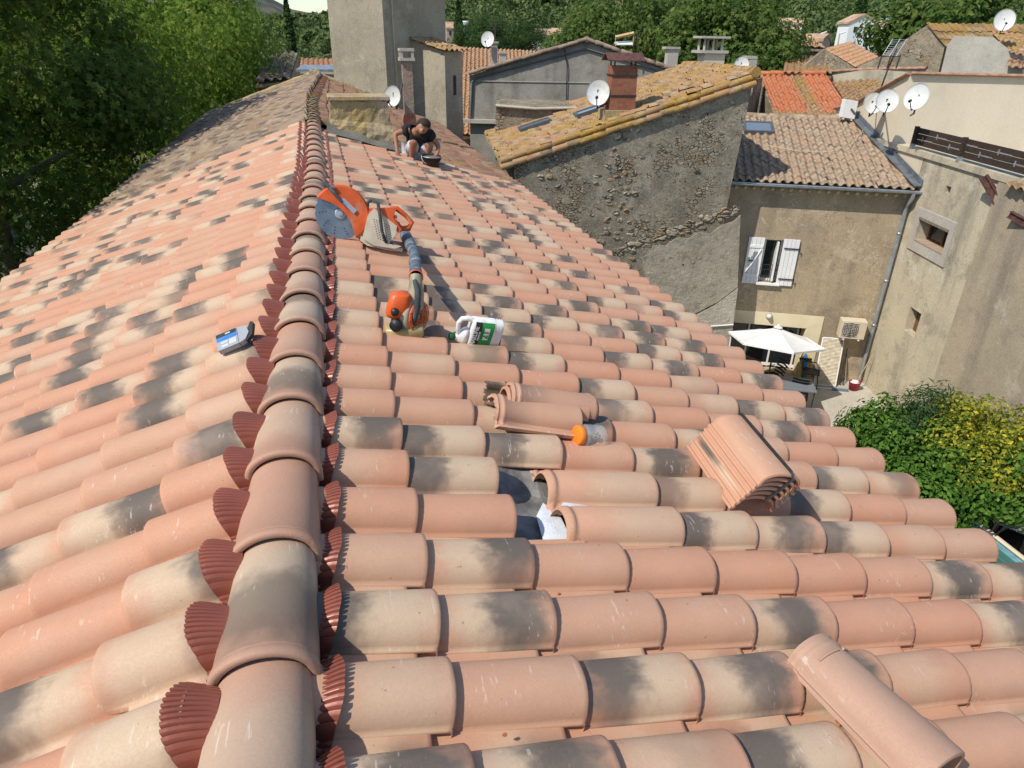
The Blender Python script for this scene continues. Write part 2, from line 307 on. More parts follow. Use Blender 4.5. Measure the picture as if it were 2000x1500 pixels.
def tilefield(name, side, cells, mat, parent, jit=.0022, tpl=None, far=False):
    """cells: (u_start, Y_row, kind)"""
    surf = surfR if side == 'R' else surfL; VV, TT, RR, QQ = [], [], [], []; k = 0
    for key in sorted(set(c[2] for c in cells)):
        Vg, Tg, Q = template(side, **(dict(t0=-.08 if side == 'R' else .1) if key == 'top' else dict(t0=-.145, ribs=True) if key == 'rib' else {}))
        cs = np.array([(c[0], c[1]) for c in cells if c[2] == key]); n = len(cs); m = len(Vg)
        r = rng.random((n, 3)); ju = rng.normal(0, jit*1.6, n); jv = rng.normal(0, jit*.7, n); jr = rng.normal(0, jit*1.4, n); jn = np.abs(rng.normal(0, jit*.7, n))
        if key == 'rib': r[:] = [[.5, .1, .3]]
        t = Vg[None, :, 0]; s = Vg[None, :, 1]
        u = cs[:, 0:1]+ju[:, None]+t; v = cs[:, 1:2]+jv[:, None]+s+jr[:, None]*(t/TL-.5)*2; nn = Vg[None, :, 2]+jn[:, None]*t/TL
        VV.append(surf(u, v, nn).reshape(-1, 3)); TT.append(np.tile(Tg, (n, 1))); RR.append(np.repeat(r, m, 0))
        QQ.append((Q[None]+(np.arange(n)*m)[:, None, None]).reshape(-1, 4)+k); k += n*m
    return mesh_np(name, np.concatenate(VV), np.concatenate(QQ), mat, parent, {'tuv': np.concatenate(TT), 'rnd': np.concatenate(RR)}, True)
GZ = -7.5
house = thing('house', (0, 10, GZ), 'long foreground house under a big two-sided tiled roof, new flamed tiles near, weathered ones beyond', 'house')
iend = int((YB-Y0R)/TW)
HOLE = {(3, 3), (4, 3)}
def cellsR(i0, i1):
    out = []
    for i in range(i0, i1):
        for j in range(1, 10):
            if (i, j) in HOLE: continue
            Yr = Y0R+TW*i; u = U0R+TL*(j-1)
            if 10.9 < Yr < 12.3 and u < 1.75 and i > iend-2: continue      # the masonry stack stands here
            if Yr > 20.2 and u > 1.7: continue
            out.append((u, Yr, 'top' if j == 1 else 'rib' if (i, j-1) in HOLE else 'std'))
    return out
def cellsL(i0, i1, jm=10): return [(U0L+TL*(j-1), Y0L+TW*i, 'top' if j == 1 else 'std') for i in range(i0, i1) for j in range(1, jm+1)]
ieL = int((YB+.3-Y0L)/TW)
tag(tilefield('roof_slope', 'R', cellsR(-6, iend), m_tile, house), 'right slope of new flamed tiles with one gap left open')
tag(tilefield('roof_slope', 'L', cellsL(-6, ieL), m_tile, house), 'left slope of new pink, cream and charcoal tiles')
iE = int((YE-Y0R)/TW)
tag(tilefield('roof_slope', 'R', cellsR(iend, iE), m_oldred, house, jit=.006), 'old reddish lichen-stained slope behind the crouching man')
tag(tilefield('roof_slope', 'L', cellsL(ieL, iE+1), m_old, house, jit=.007), 'old brown weathered slope beside the plane trees')
def deck(side, Ya, Yb, u1):
    ys = np.linspace(Ya, Yb, 30); us = np.array([.0, .1, .9, 1.6, 2.4, u1]); Yg, Ug = np.meshgrid(ys, us, indexing='ij')
    P = (surfR if side == 'R' else surfL)(Ug, Yg, -.075+0*Yg).reshape(-1, 3); P2 = P-[0, 0, .12]; i = np.arange(len(P)).reshape(Yg.shape)
    Q = np.stack([i[:-1, :-1], i[1:, :-1], i[1:, 1:], i[:-1, 1:]], -1).reshape(-1, 4)
    ring = np.concatenate([i[0, :], i[1:, -1], i[-1, ::-1][1:], i[::-1, 0][1:]]); k = len(P)
    E_ = np.stack([ring[:-1], ring[1:], ring[1:]+k, ring[:-1]+k], -1)
    return np.concatenate([P, P2]), np.concatenate([Q, Q[:, ::-1]+k, E_])
m_memb = Mt('roof_membrane', .55, .3); m_memb = m_memb.out(m_memb.mix(m_memb.mr(m_memb.noise(9, 7), .3, .7), (.13, .125, .115), (.27, .26, .24)), None, m_memb.bump(m_memb.noise(14, 5), .5, .02))
for sd_, u1 in (('R', 3.36), ('L', 3.4)):
    V, Q = deck(sd_, -1.2, YE, u1); mesh_np('roof_deck', V, Q, m_memb, house)
# things seen in the open gap: folded membrane, insulation, battens
mb = MB(); us = np.linspace(.93, 1.42, 9); ys = np.linspace(1.87, 2.44, 9)
for a in range(8):
    for b in range(8):
        q = []
        for (i, j) in ((a, b), (a+1, b), (a+1, b+1), (a, b+1)): q.append(surfR(np.array(us[i]), np.array(ys[j]), np.array(-.07+.012*math.sin(i*1.9)+.013*math.cos(j*1.3+i*.7)+(.05 if j > 5 else 0)*(.6+.4*math.sin(i)))))
        mb.quad(*q)
tag(mb.build('membrane', m_memb, house), 'grey roofing membrane in the open gap')
m_ins = plain('white_insulation', (.72, .76, .8), .5, .1, 20, bump=.01)
mb = MB(); P = lambda u, y, n: surfR(np.array(u), np.array(y), np.array(n))
mb.add([P(1.28, 1.86, -.03), P(1.21, 1.96, -.015), P(1.2, 2.08, -.01), P(1.26, 2.17, -.02), P(1.36, 2.16, -.03), P(1.4, 1.9, -.04), P(1.3, 2.0, .0), P(1.34, 2.08, -.015)], [(0, 1, 6), (1, 2, 6), (2, 3, 7, 6), (3, 4, 7), (4, 5, 7), (5, 0, 6, 7)], sm=True)
mb.add([P(1.08, 1.88, -.05), P(1.2, 1.86, -.04), P(1.2, 2.08, -.04), P(1.15, 2.14, -.04), P(1.1, 2.06, -.05), P(1.14, 1.97, -.035)], [(0, 1, 5), (1, 2, 5), (2, 3, 5), (3, 4, 5), (4, 0, 5)], sm=True)
mb.build('insulation', m_ins, house)
for u_, n_ in ((1.29, -.055),):
    mb = MB(); mb.prism([P(u_, 1.9, n_), P(u_+.05, 1.9, n_), P(u_+.05, 2.38, n_), P(u_, 2.38, n_)], NR*.03); mb.build('batten', m_wood, house)
# pleated ridge flashing: each side one long fan-edged roll
m_fan = plain('red_pleated_flashing', (.27, .08, .05), .42, .15, 6, metal=.1, spec=.5)
for side in 'RL':
    sf = surfR if side == 'R' else surfL; Yo = Y0R if side == 'R' else Y0L; n = 72; VV, QQ = [], []; k = 0
    for i in range(-6, iend if side == 'R' else ieL):
        h1, h2 = rng.random(2); sg = np.linspace(-.035, TW-.035, n*2+1); q = np.clip((sg+.02)/.215, 0, 1)
        lobe = .2+.8*np.sin(PI*np.clip((sg+.035)/TW, 0, 1))**.5; sk_ = (q-.5)*.03*(h1-.3)
        yc = Yo+TW*i+.1; xr = float(rx(yc)); xs = float(surfR(np.array(0.), np.array(yc), np.array(0.))[0] if side == 'R' else surfL(np.array(0.), np.array(yc), np.array(0.))[0])
        w1 = (xr+.115-xs)/.968 if side == 'R' else (xs-xr+.115)/.94
        w0 = w1-.045; ww = .046 if side == 'R' else .05
        uo = w1+(ww*(.9+.2*h2))*lobe+sk_+.008*np.abs(np.sin(q*9+h1*5))*.4
        cs = np.linspace(0, 1, 8); S_, C_ = np.meshgrid(sg, cs, indexing='ij'); U_ = w0+(uo[:, None]-w0)*C_
        sfan = S_+(C_**1.5-.6)*.05*(q[:, None]-.5)                       # pleats fan outwards
        sp = np.mod(S_, TW); pr = np.where(S_ < 0, profR(S_+TW), profR(np.clip(S_, 0, .27))) if side == 'R' else profR(np.clip(np.mod(2*HB-S_, TW), 0, .27))
        N_ = pr*.98+.004+-(.013*np.exp(-((np.mod(np.arange(n*2+1)/8., 1)-.5)/.14)**2))[:, None]*C_**.5-.06*(1-C_)**1.3
        V_ = sf(U_, Yo+TW*i+sfan, N_).reshape(-1, 3); ix = np.arange(len(V_)).reshape(S_.shape)+k
        VV.append(V_); QQ.append(np.stack([ix[:-1, :-1], ix[1:, :-1], ix[1:, 1:], ix[:-1, 1:]], -1).reshape(-1, 4)); k += len(V_)
    mesh_np('ridge_flashing', np.concatenate(VV), np.concatenate(QQ), m_fan, house, smooth=False)
# ridge tiles, each a part
def ridge_mesh(y0, ln, r0, hh, rough=0., lip=1.):
    th = np.linspace(-PI/2-.25, PI/2+.25, 25); r = rng.random(3)
    rows = [(.0, -.017, 1), (-.006, -.010, 1), (-.006, .002, 1), (.0, .0065*lip, 1), (.02, .0065*lip, .99), (.025, .001, .97), (.028, .0045*lip, .96), (.033, .001, .95), (.2, -.004, .6), (ln, -.014, 0.)]
    V = []; T = []
    for t, d, q in rows:
        Y = y0+t; rr = r0+d-.0*t; cx, cz = float(rx(Y)), float(rz(Y))-hh-t*.035
        x = np.where(np.abs(th) > PI/2, np.sign(th)*rr, np.sin(th)*rr); z = np.where(np.abs(th) > PI/2, -(np.abs(th)-PI/2)*.14, np.cos(th)**.92*(hh+d)) if True else 0
        z = np.where(np.abs(th) > PI/2, -(np.abs(th)-PI/2)*.12, (np.clip(np.cos(th), 0, 1))**.92*(hh+d))
        V.append(np.stack([cx+x, Y+0*x, cz+z+rough*np.sin(th*7+Y*9)], 1)); T.append(np.stack([np.full(25, q), (th+PI/2)/PI, 0*th], 1))
    V = np.concatenate(V); T = np.concatenate(T); i = np.arange(len(V)).reshape(len(rows), 25)
    Q = np.stack([i[:-1, :-1], i[:-1, 1:], i[1:, 1:], i[1:, :-1]], -1).reshape(-1, 4)
    return V, Q, {'tuv': T, 'rnd': np.tile(r, (len(V), 1))}
RK = [.05, .75, .3, .5, .8, .4, .85, .5]
for k in range(-3, 24):
    V, Q, at = ridge_mesh(1.217+.4293*k+random.uniform(-.006, .006), .47, .1217, .1)
    rr = [RK[(k+1) % 8] if k >= 0 else .2, random.random(), random.random()]
    if k == 0: rr = [.9, .5, .8]
    if k == -1: rr = [.5, .3, .2]
    at['rnd'][:] = rr
    mesh_np('ridge_tile', V, Q, m_ridge, house, at, True)
ym = 1.217+.4293*24-.02; k = 0
while ym < YE-.2:
    V, Q, at = ridge_mesh(ym, .44, .125, .11, .006, .4)
    o = mesh_np('ridge_tile', V, Q, m_lich if False else (m_old if ym < 15.6 else m_oldred), house, at, True); tag(o, 'weathered grey ridge tile with lichen' if ym < 15.6 else 'old red ridge tile bedded in mortar')
    ym += .36; k += 1
# walls of the house below the eaves, fascia
m_hw = wallmat('house_wall', (.5, .42, .3), (.44, .36, .26))
mb = MB()
e1 = [surfR(np.array(3.2), np.array(y), np.array(-.12)) for y in (-1., YE-.3)]; e2 = [surfL(np.array(3.25), np.array(y), np.array(-.12)) for y in (-1., YE-.3)]
t1 = [surfR(np.array(.0), np.array(y), np.array(-.12)) for y in (-1., YE-.3)]
g = lambda p: A3(p[0], p[1], GZ)
for a in (0, 1): mb.prism([g(e2[a]), g(e1[a]), e1[a], t1[a], e2[a]], A3(0, .25 if a == 0 else -.25, 0))
mb.prism([g(e1[0]), g(e1[1]), e1[1], e1[0]], A3(-.3, 0, 0)); mb.prism([g(e2[0]), g(e2[1]), e2[1], e2[0]], A3(.3, 0, 0))
mb.build('wall', m_hw, house)
# verge at the far gable end
mb = MB()
for sf, u1 in ((surfR, 1.7), (surfL, 3.4)):
    q = [sf(np.array(u), np.array(YE+.06), np.array(.05)) for u in np.linspace(0.05, u1, 16)]; mb.tube(q, [.075+.01*math.sin(i*2.4) for i in range(16)], 8, sq=(1, 1))
mb.build('verge', m_lichwall, house)
# ================= neighbouring roofs: canal tile generator =================
def canal(name, A, B, up, mat, parent=None, pw=.23, pl_=.33, h=.055, clip=None, jit=.012, seed=1):
    """tiles on the plane from eave corner A to eave corner B, running up by vector 'up'; clip(u,v)->bool in 0..1"""
    r_ = np.random.default_rng(seed); A, B, up = A3(*A), A3(*B), A3(*up); L = np.linalg.norm(B-A); H = np.linalg.norm(up)
    ex = (B-A)/L; ey = up/H; ez = nz(np.cross(ex, ey)); ez = ez if ez[2] > 0 else -ez
    nc = max(1, round(L/pw)); nr = max(1, round(H/pl_)); pw = L/nc; pl_ = H/nr
    s = np.linspace(0, 1, 11); pr = np.where(s < .62, h*np.sin(PI*np.clip(s/.62, 0, 1))**.75, -h*.25*np.sin(PI*np.clip((s-.62)/.38, 0, 1)))
    tt = np.array([0., 0., .08, 1.08]); dn = np.array([-.02, .0, .001, -.022])
    Vg = np.stack([np.tile(s*pw, 4), np.repeat(tt*pl_, 11), np.tile(pr, 4)*np.repeat([1, 1, 1, .93], 11)+np.repeat(dn, 11)], 1)
    Tg = np.stack([1-np.repeat(tt, 11)/1.08, np.tile(s, 4), 0*np.tile(s, 4)], 1)
    i = np.arange(44).reshape(4, 11); Q = np.stack([i[:-1, :-1], i[:-1, 1:], i[1:, 1:], i[1:, :-1]], -1).reshape(-1, 4)
    cells = [(c, r) for r in range(nr) for c in range(nc) if clip is None or clip((c+.5)/nc, (r+.5)/nr)]
    cs = np.array(cells, float); n = len(cs); rr = r_.random((n, 3)); j = r_.normal(0, jit, (n, 3))
    x = cs[:, :1]*pw+Vg[None, :, 0]+j[:, :1]*.5; y = cs[:, 1:2]*pl_+Vg[None, :, 1]+j[:, 1:2]; z = Vg[None, :, 2]+np.abs(j[:, 2:])*.6
    V = A+x[..., None]*ex+y[..., None]*ey+z[..., None]*ez
    QQ = (Q[None]+(np.arange(n)*44)[:, None, None]).reshape(-1, 4)
    return mesh_np(name, V.reshape(-1, 3), QQ, mat, parent, {'tuv': np.tile(Tg, (n, 1)), 'rnd': np.repeat(rr, 44, 0)}, True)
def ridge_row(parent, A, B, mat, r=.1, sp=.36, name='ridge', wob=.01):
    A, B = A3(*A), A3(*B); L = np.linalg.norm(B-A); n = max(2, int(L/sp)); mb = MB()
    pts = []; rr = []
    for k in range(n):
        for t, q in ((0, 1.), (.93, .86), (.99, .86)): pts.append(A+(B-A)*(k+t)/n+A3(0, 0, wob*math.sin(k*1.7))); rr.append(r*q)
    mb.tube(pts, rr, 10); o = mb.build(name, mat, parent); me = o.data
    for nm in ('tuv', 'rnd'):
        at = me.attributes.new(nm, 'FLOAT_VECTOR', 'POINT'); nv = len(me.vertices); a = np.zeros((nv, 3), np.float32)
        k = np.minimum(np.arange(nv)//30, n-1); q = np.random.default_rng(5).random((n, 3)); a[:] = q[k] if nm == 'rnd' else np.stack([(np.arange(nv) % 30)/30, (np.arange(nv) % 10)/10, np.zeros(nv)], 1)
        at.data.foreach_set('vector', a.ravel())
    return o
def wallpoly(mb, pts, thick, mi=0): return mb.prism(pts, thick, mi)
def dn(p, z=GZ): return A3(p[0], p[1], z)
def dish(loc, dirv, r, label, arm=None, group='satellite dishes on the rooftops', mast=None):
    loc = A3(*loc); d = nz(dirv); t = thing('satellite_dish', loc, label, 'satellite dish', group)
    mb = MB(); pr = []
    for k in range(9): q = k/8; pr.append((q*q*r*.22, max(.001, r*q)))
    pr += [(r*.22+.006, r*1.0), (r*.22-.012, r*1.01)]
    for k in range(8, -1, -1): q = k/8; pr.append((q*q*r*.22-.014, max(.001, r*q)))
    mb.lathe(loc, d, pr, 32, sx=.92); mb.build('reflector', m_dish, t)
    side = nz(np.cross(d, A3(0, 0, 1))); up = np.cross(side, d); f = loc+d*r*1.15-up*r*.55
    mb = MB(); mb.tube([loc-up*r*.9+d*r*.15, loc-up*r*1.05+d*.25*r, f], .012, 6); mb.lathe(f-d*.02, nz(loc-f), [(-.05, .02), (-.04, .035), (.03, .035), (.05, .025), (.05, .001)], 10); mb.build('feed_arm', m_dkmetal, t)
    mb = MB(); mb.box(loc-d*.06, (.08, .1, .16)); mb.tube([loc-d*.06, loc-d*.1-up*r*.4, loc-d*.14-up*r*1.15], .02, 8)
    if mast is not None: mb.tube([loc-d*.14-up*r*1.1, A3(*mast)], .02, 8)
    mb.build('bracket', m_dkmetal, t); return t
# ---------------- house with the brown render, across the yard ----------------
ZG = -1.9
FL = atz(1452, 350, ZG); FR = atz(1812, 368, ZG); fx = nz(FR-FL); fx[2] = 0; fx = nz(fx); fn = A3(fx[1], -fx[0], 0); fn = fn if fn@(CAM-FL) > 0 else -fn   # facade: along, outward
up3 = A3(0, 0, 1)
def fp(px, py, off=0.): return pl(px, py, FL+fn*off, fn)       # a point of the facade
def fxz(px, py): p = fp(px, py); return ((p-FL)@fx, p[2])
FW = (FR-FL)@fx
yard = thing('house', dn((FL+FR)/2), 'brown rendered house with white shutters and a cream patio doorway across the yard', 'house', 'old village houses')
x0 = -3.0; sl = .265; dpt = 4.6
wsx0, wsz1 = fxz(1508, 466); wsx1, _ = fxz(1527, 468); _, wsz0 = fxz(1488, 550); wx0, wx1 = fxz(1491, 500)[0]-.02, fxz(1526, 500)[0]+.02; wz1, wz0 = fxz(1508, 468)[1], fxz(1495, 551)[1]
dx0, dx1 = fxz(1425, 690)[0]-.9, fxz(1562, 700)[0]; dz1 = fxz(1562, 640)[1]; dz0 = GZ+.02
def FQ(x, z, o=0.): return FL+fx*x+fn*o+A3(0, 0, z-ZG)
def wall_holes(mb, x0, x1, z0, z1, holes, depth=.45):     # facade with openings: solid strips round each hole
    xs = sorted({x0, x1, *[h[0] for h in holes], *[h[1] for h in holes]}); zs = sorted({z0, z1, *[h[2] for h in holes], *[h[3] for h in holes]})
    for a, b in zip(xs[:-1], xs[1:]):
        for c, d in zip(zs[:-1], zs[1:]):
            if not any(h[0] <= (a+b)/2 <= h[1] and h[2] <= (c+d)/2 <= h[3] for h in holes):
                mb.quad(FQ(a, c), FQ(b, c), FQ(b, d), FQ(a, d))
    for h in holes:
        a, b, c, d = h; q = [FQ(a, c), FQ(b, c), FQ(b, d), FQ(a, d)]; q2 = [p-fn*depth for p in q]
        for i in range(4): mb.quad(q[i], q[(i+1) % 4], q2[(i+1) % 4], q2[i])
mb = MB(); wall_holes(mb, x0, FW+.3, GZ-.3, ZG+.02, [(wx0, wx1, wz0, wz1), (dx0, dx1, dz0, dz1)])
mb.build('wall', m_facade, yard, recalc=False)
mb = MB(); b0, b1 = FQ(x0, ZG, -.5), FQ(FW+.3, ZG, -.5); k0, k1 = FQ(x0, ZG, -7), FQ(FW+.3, ZG, -7)
mb.prism([dn(b1), dn(k1), k1, b1], fx*-.1); mb.prism([dn(b0), dn(k0), k0, b0], fx*.1); mb.prism([dn(k0), dn(k1), k1, k0], fn*.1)
mb.box(FQ((wx0+wx1)/2, (wz0+wz1)/2, -1.3), (1.6, .05, 2)); mb.build('inner_wall', m_grey, yard)
zr = ZG+dpt*sl
canal('roof', FQ(x0, ZG+.02, .28), FQ(FW+.25, ZG+.02, .28), -fn*dpt+up3*dpt*sl, m_canal, yard, pw=.215, pl_=.31, h=.06, clip=lambda u, v: u < 1.02-(.0+.13*v) , seed=3)
o_r = ridge_row(yard, FQ(x0, zr+.0, .28-dpt), FQ(FW-.3, zr, .28-dpt), m_canal, .1)
mb = MB(); mb.prism([FQ(x0, ZG-.12, .25), FQ(FW+.25, ZG-.12, .25), FQ(FW+.25, zr-.12, .25-dpt), FQ(x0, zr-.12, .25-dpt)], A3(0, 0, .05)); 
mb.prism([FQ(x0, zr, .2-dpt), FQ(FW, zr, .2-dpt), FQ(FW, ZG+.5, -dpt-3), FQ(x0, ZG+.5, -dpt-3)], A3(0, 0, -.06)); mb.build('roof_underside', m_grey, yard)
mb = MB()
for k in range(22): mb.lathe(FQ(-.4+k*.235, ZG-.2, .0), fn, [(0, .05), (.06, .05), (.07, .001)], 8)
mb.build('cornice_tile_ends', m_beige, yard)
# gutter with downpipe
g = MB(); n = 9
for sgn in (0,):
    sec = [(math.cos(PI+PI*k/n)*.07, math.sin(PI+PI*k/n)*.07) for k in range(n+1)]; sec = sec+[(a*.86, b*.86) for a, b in sec[::-1]]
    vs = [FQ(X, ZG-.03+b, .33+a) for X in (x0, FW+.15) for a, b in sec]; m_ = len(sec)
    g.add(vs, [(i, (i+1) % m_, (i+1) % m_+m_, i+m_) for i in range(m_)]+[tuple(range(m_)), tuple(range(2*m_-1, m_-1, -1))])
gut = g.build('gutter', m_zinc, yard)
px0 = fxz(1768, 380)[0]; px1 = fxz(1684, 735)[0]
mb = MB(); xg = (px0+px1)/2
mb.tube([FQ(xg, ZG-.08, .33), FQ(xg, ZG-.2, .33), FQ(xg, ZG-.42, .1), FQ(xg, ZG-.6, .07), FQ(xg, GZ+.05, .07)], .05, 10)
for z in (-3.1, -4.4, -5.7): mb.lathe(FQ(xg, z, .07), up3, [(0, .05), (0, .06), (.06, .06), (.06, .05)], 12)
mb.build('downpipe', m_zinc, yard)
# window, shutters
mb = MB(); fw = .06
for a, b, c, d in ((wx0, wx0+fw, wz0, wz1), (wx1-fw, wx1, wz0, wz1), (wx0+fw, wx1-fw, wz0, wz0+fw), (wx0+fw, wx1-fw, wz1-fw, wz1)):
    mb.box(FQ((a+b)/2, (c+d)/2, -.22), (b-a, .06, d-c), M=Matrix([list(fx), list(fn), [0, 0, 1]]).transposed().to_4x4())
FM = Matrix([list(fx), list(fn), [0, 0, 1]]).transposed().to_4x4()
mb.box(FQ(wx1-.16, (wz0+wz1)/2, -.1), (.05, .3, wz1-wz0-.1), M=FM)
win = mb.build('window', m_white, yard)
mb = MB(); mb.box(FQ((wx0+wx1)/2, (wz0+wz1)/2, -.235), (wx1-wx0-.1, .012, wz1-wz0-.1), M=FM); mb.build('pane', m_glass, win)
mb = MB()
for z in (.18, .36, .5): mb.tube([FQ(wx0, wz0+z, -.03), FQ(wx1, wz0+z, -.03)], .008, 6)
for k in range(1, 8): x = wx0+(wx1-wx0)*k/8; mb.tube([FQ(x, wz0, -.03), FQ(x, wz0+.5, -.03)], .006, 5)
mb.build('railing', m_dkmetal, win)
mb = MB(); mb.box(FQ((wx0+wx1)/2, wz0-.03, .02), (wx1-wx0+.12, .2, .05), M=FM); mb.build('sill', m_white, win)
for sx_, lab in ((-1, 'white shutter with a diagonal brace'), (1, 'white shutter with two black strap hinges')):
    w_ = .43; xc = (wx0-w_/2-.02) if sx_ < 0 else (wx1+w_/2-.04); h_ = wz1-wz0+.1
    mb = MB()
    for k in range(4): mb.box(FQ(xc-w_/2+w_*(k+.5)/4, (wz0+wz1)/2, .045), (w_/4-.006, .03, h_), M=FM)
    if sx_ < 0:
        for z in (wz0+.2, wz1-.2): mb.box(FQ(xc, z, .07), (w_-.04, .02, .08), M=FM)
        d_ = FQ(xc+.15, wz1-.28, .07)-FQ(xc-.15, wz0+.28, .07); mb.tube([FQ(xc-.15, wz0+.26, .07), FQ(xc+.15, wz1-.26, .07)], .035, 4, sq=(.3, 1), sm=False)
    sh = tag(mb.build('shutter', m_white, yard, bevel=.004), lab)
    for z in ((wz0+.15, wz1-.2) if sx_ > 0 else ((wz0+wz1)/2,)):
        mb = MB(); ww = w_*.95 if sx_ > 0 else .12; mb.box(FQ(xc+(.03 if sx_ > 0 else -.08), z, .085), (ww, .012, .03), M=FM)
        if sx_ > 0: mb.box(FQ(xc+w_/2+.03, z-.03, .085), (.02, .02, .1), M=FM)
        mb.build('strap_hinge', m_black, sh)
# cream doorway surround and sliding door
mb = MB(); cz = fxz(1600, 618)[1]; cx1 = fxz(1605, 640)[0]
mb.box(FQ((dx0+cx1)/2, (dz1+cz)/2, .011), (cx1-dx0, .02, cz-dz1), M=FM); mb.box(FQ((dx1+cx1)/2, (dz1+GZ)/2, .011), (cx1-dx1, .02, dz1-GZ), M=FM)
mb.box(FQ(dx1-.01, (dz1+dz0)/2, -.25), (.02, .5, dz1-dz0), M=FM); mb.build('door_surround', m_cream, yard)
mb = MB(); od = -.5; nb = 5; dd = 1.9
for k in range(nb): x = dx0+(dx1-.1-dx0)*k/(nb-1); mb.box(FQ(x, (dz0+dz0+dd)/2, od), (.05, .06, dd), M=FM)
for z in (dz0+.08, dz0+dd): mb.box(FQ((dx0+dx1)/2, z, od), (dx1-dx0, .07, .09), M=FM)
mb.box(FQ((dx0+dx1)/2, dz0+dd+.3, od-.02), (dx1-dx0, .05, .55), M=FM); dr = mb.build('sliding_door', m_white, yard)
mb = MB(); mb.box(FQ((dx0+dx1)/2, dz0+dd/2, od+.005), (dx1-dx0, .012, dd), M=FM); mb.build('pane', m_glass, dr)
lp = fp(1502, 617, .03); t = thing('wall_lamp', lp, 'round glass wall lamp on the cream lintel above the parasol', 'lamp')
mb = MB(); mb.lathe(lp, fn, [(0, .09), (.03, .09), (.03, .075)], 16); mb.build('base', m_conc, t)
mb = MB(); mb.lathe(lp+fn*.03, fn, [(0, .075), (.05, .07), (.09, .04), (.1, .001)], 16); mb.build('globe', plain('frosted_glass', (.6, .62, .6), .15, .05), t)
# skylight on its roof
def skylight(P0, ex_, ey_, w, h, label, parent, lift=.1):
    ex_, ey_ = nz(ex_), nz(ey_); ez = nz(np.cross(ex_, ey_)); ez = ez if ez[2] > 0 else -ez; Mx = Matrix([list(ex_), list(ey_), list(ez)]).transposed().to_4x4(); P0 = A3(*P0)+ez*lift
    mb = MB(); b = .07
    for cx, cy, sx, sy in ((0, -h/2+b/2, w, b), (0, h/2-b/2, w, b), (-w/2+b/2, 0, b, h-2*b), (w/2-b/2, 0, b, h-2*b)): mb.box(P0+ex_*cx+ey_*cy, (sx, sy, .1), M=Mx)
    s_ = tag(mb.build('skylight', plain('grey_window_frame', (.09, .1, .115), .45, .1), parent), label); mb = MB(); mb.box(P0+ez*.02, (w-2*b, h-2*b, .02), M=Mx); mb.build('pane', m_sky, s_); return s_
rn = nz(np.cross(fx, -fn+up3*sl)); rn = rn if rn[2] > 0 else -rn; RP = FQ(0, ZG+.02, .28)
skylight(pl(1480, 253, RP, rn), fx, -fn+up3*sl, .85, .8, 'grey framed skylight by the stone gable', yard, .06)
mb = MB(); c0 = pl(1440, 285, RP, rn)+rn*.1
mb.tube([pl(x, y, RP, rn)+rn*.085 for x, y in ((1500, 290), (1560, 301), (1620, 302), (1660, 288), (1683, 262), (1693, 238))], .008, 5); mb.build('cable', m_beige, yard)
# ---------------- big stone building with its sloping gable ----------------
sn = azv(188.7); sa = azv(98.7)           # gable faces us; 'sa' runs right along it
SR0 = atd(1472, 152, 18.8); 
def sp(px, py, off=0.): return pl(px, py, SR0+sn*off, sn)
TLp, TRp = sp(1004, 309), sp(1472, 153)
stone = thing('stone_house', dn((TLp+TRp)/2), 'tall rubble stone house with a sloping gable and orange-lichened roof behind the eave', 'house', 'old village houses')
back = azv(8.7)
ridge_b = pl(1335, 130, TRp, np.cross(back, up3)); dpt2 = min(9, max(4, (ridge_b-TRp)@back)) if abs((ridge_b-TRp)@back) < 30 else 6
eave_b = pl(946, 262, TLp, np.cross(back, up3)); dp3 = (eave_b-TLp)@back
dp3 = 5.1
BR = TRp+A3(-.12, 0, 0)+sa*0; 
mb = MB(); q = [dn(TLp), dn(TRp-sa*.2)-sa*.25, TRp, TLp]; mb.prism(q, back*.6); gable_mb = mb
mb = MB(); mb.prism([dn(TLp)+back*.6, TLp+back*.6, TLp+back*dp3, dn(TLp)+back*dp3], sa*.5); mb.prism([dn(TRp)+back*.6, TRp+back*.6-up3*.1, TRp+back*dp3-up3*.1, dn(TRp)+back*dp3], -sa*.5)
mb.prism([dn(TLp)+back*dp3, TLp+back*dp3, TRp+back*dp3, dn(TRp)+back*dp3], -back*.4); tag(mb.build('wall', m_rub2, stone), 'pale side wall')
slope = TRp-TLp; sr = nz(slope)
eA, eB = TLp-sr*.35-back*.02+up3*.1, TLp-sr*.35+back*(dp3+.1)+up3*.1
canal('roof', eA, eB, (TRp+sr*.05)-(TLp-sr*.35)+up3*.03, m_lich, stone, pw=.22, pl_=.34, h=.06, jit=.03, seed=5)
mb = MB(); off = up3*.02; mb.prism([eA-off*3, eB-off*3, eB-off*3+slope+sr*.3, eA-off*3+slope+sr*.3], -up3*.08); mb.build('roof_underside', m_lichwall, stone)
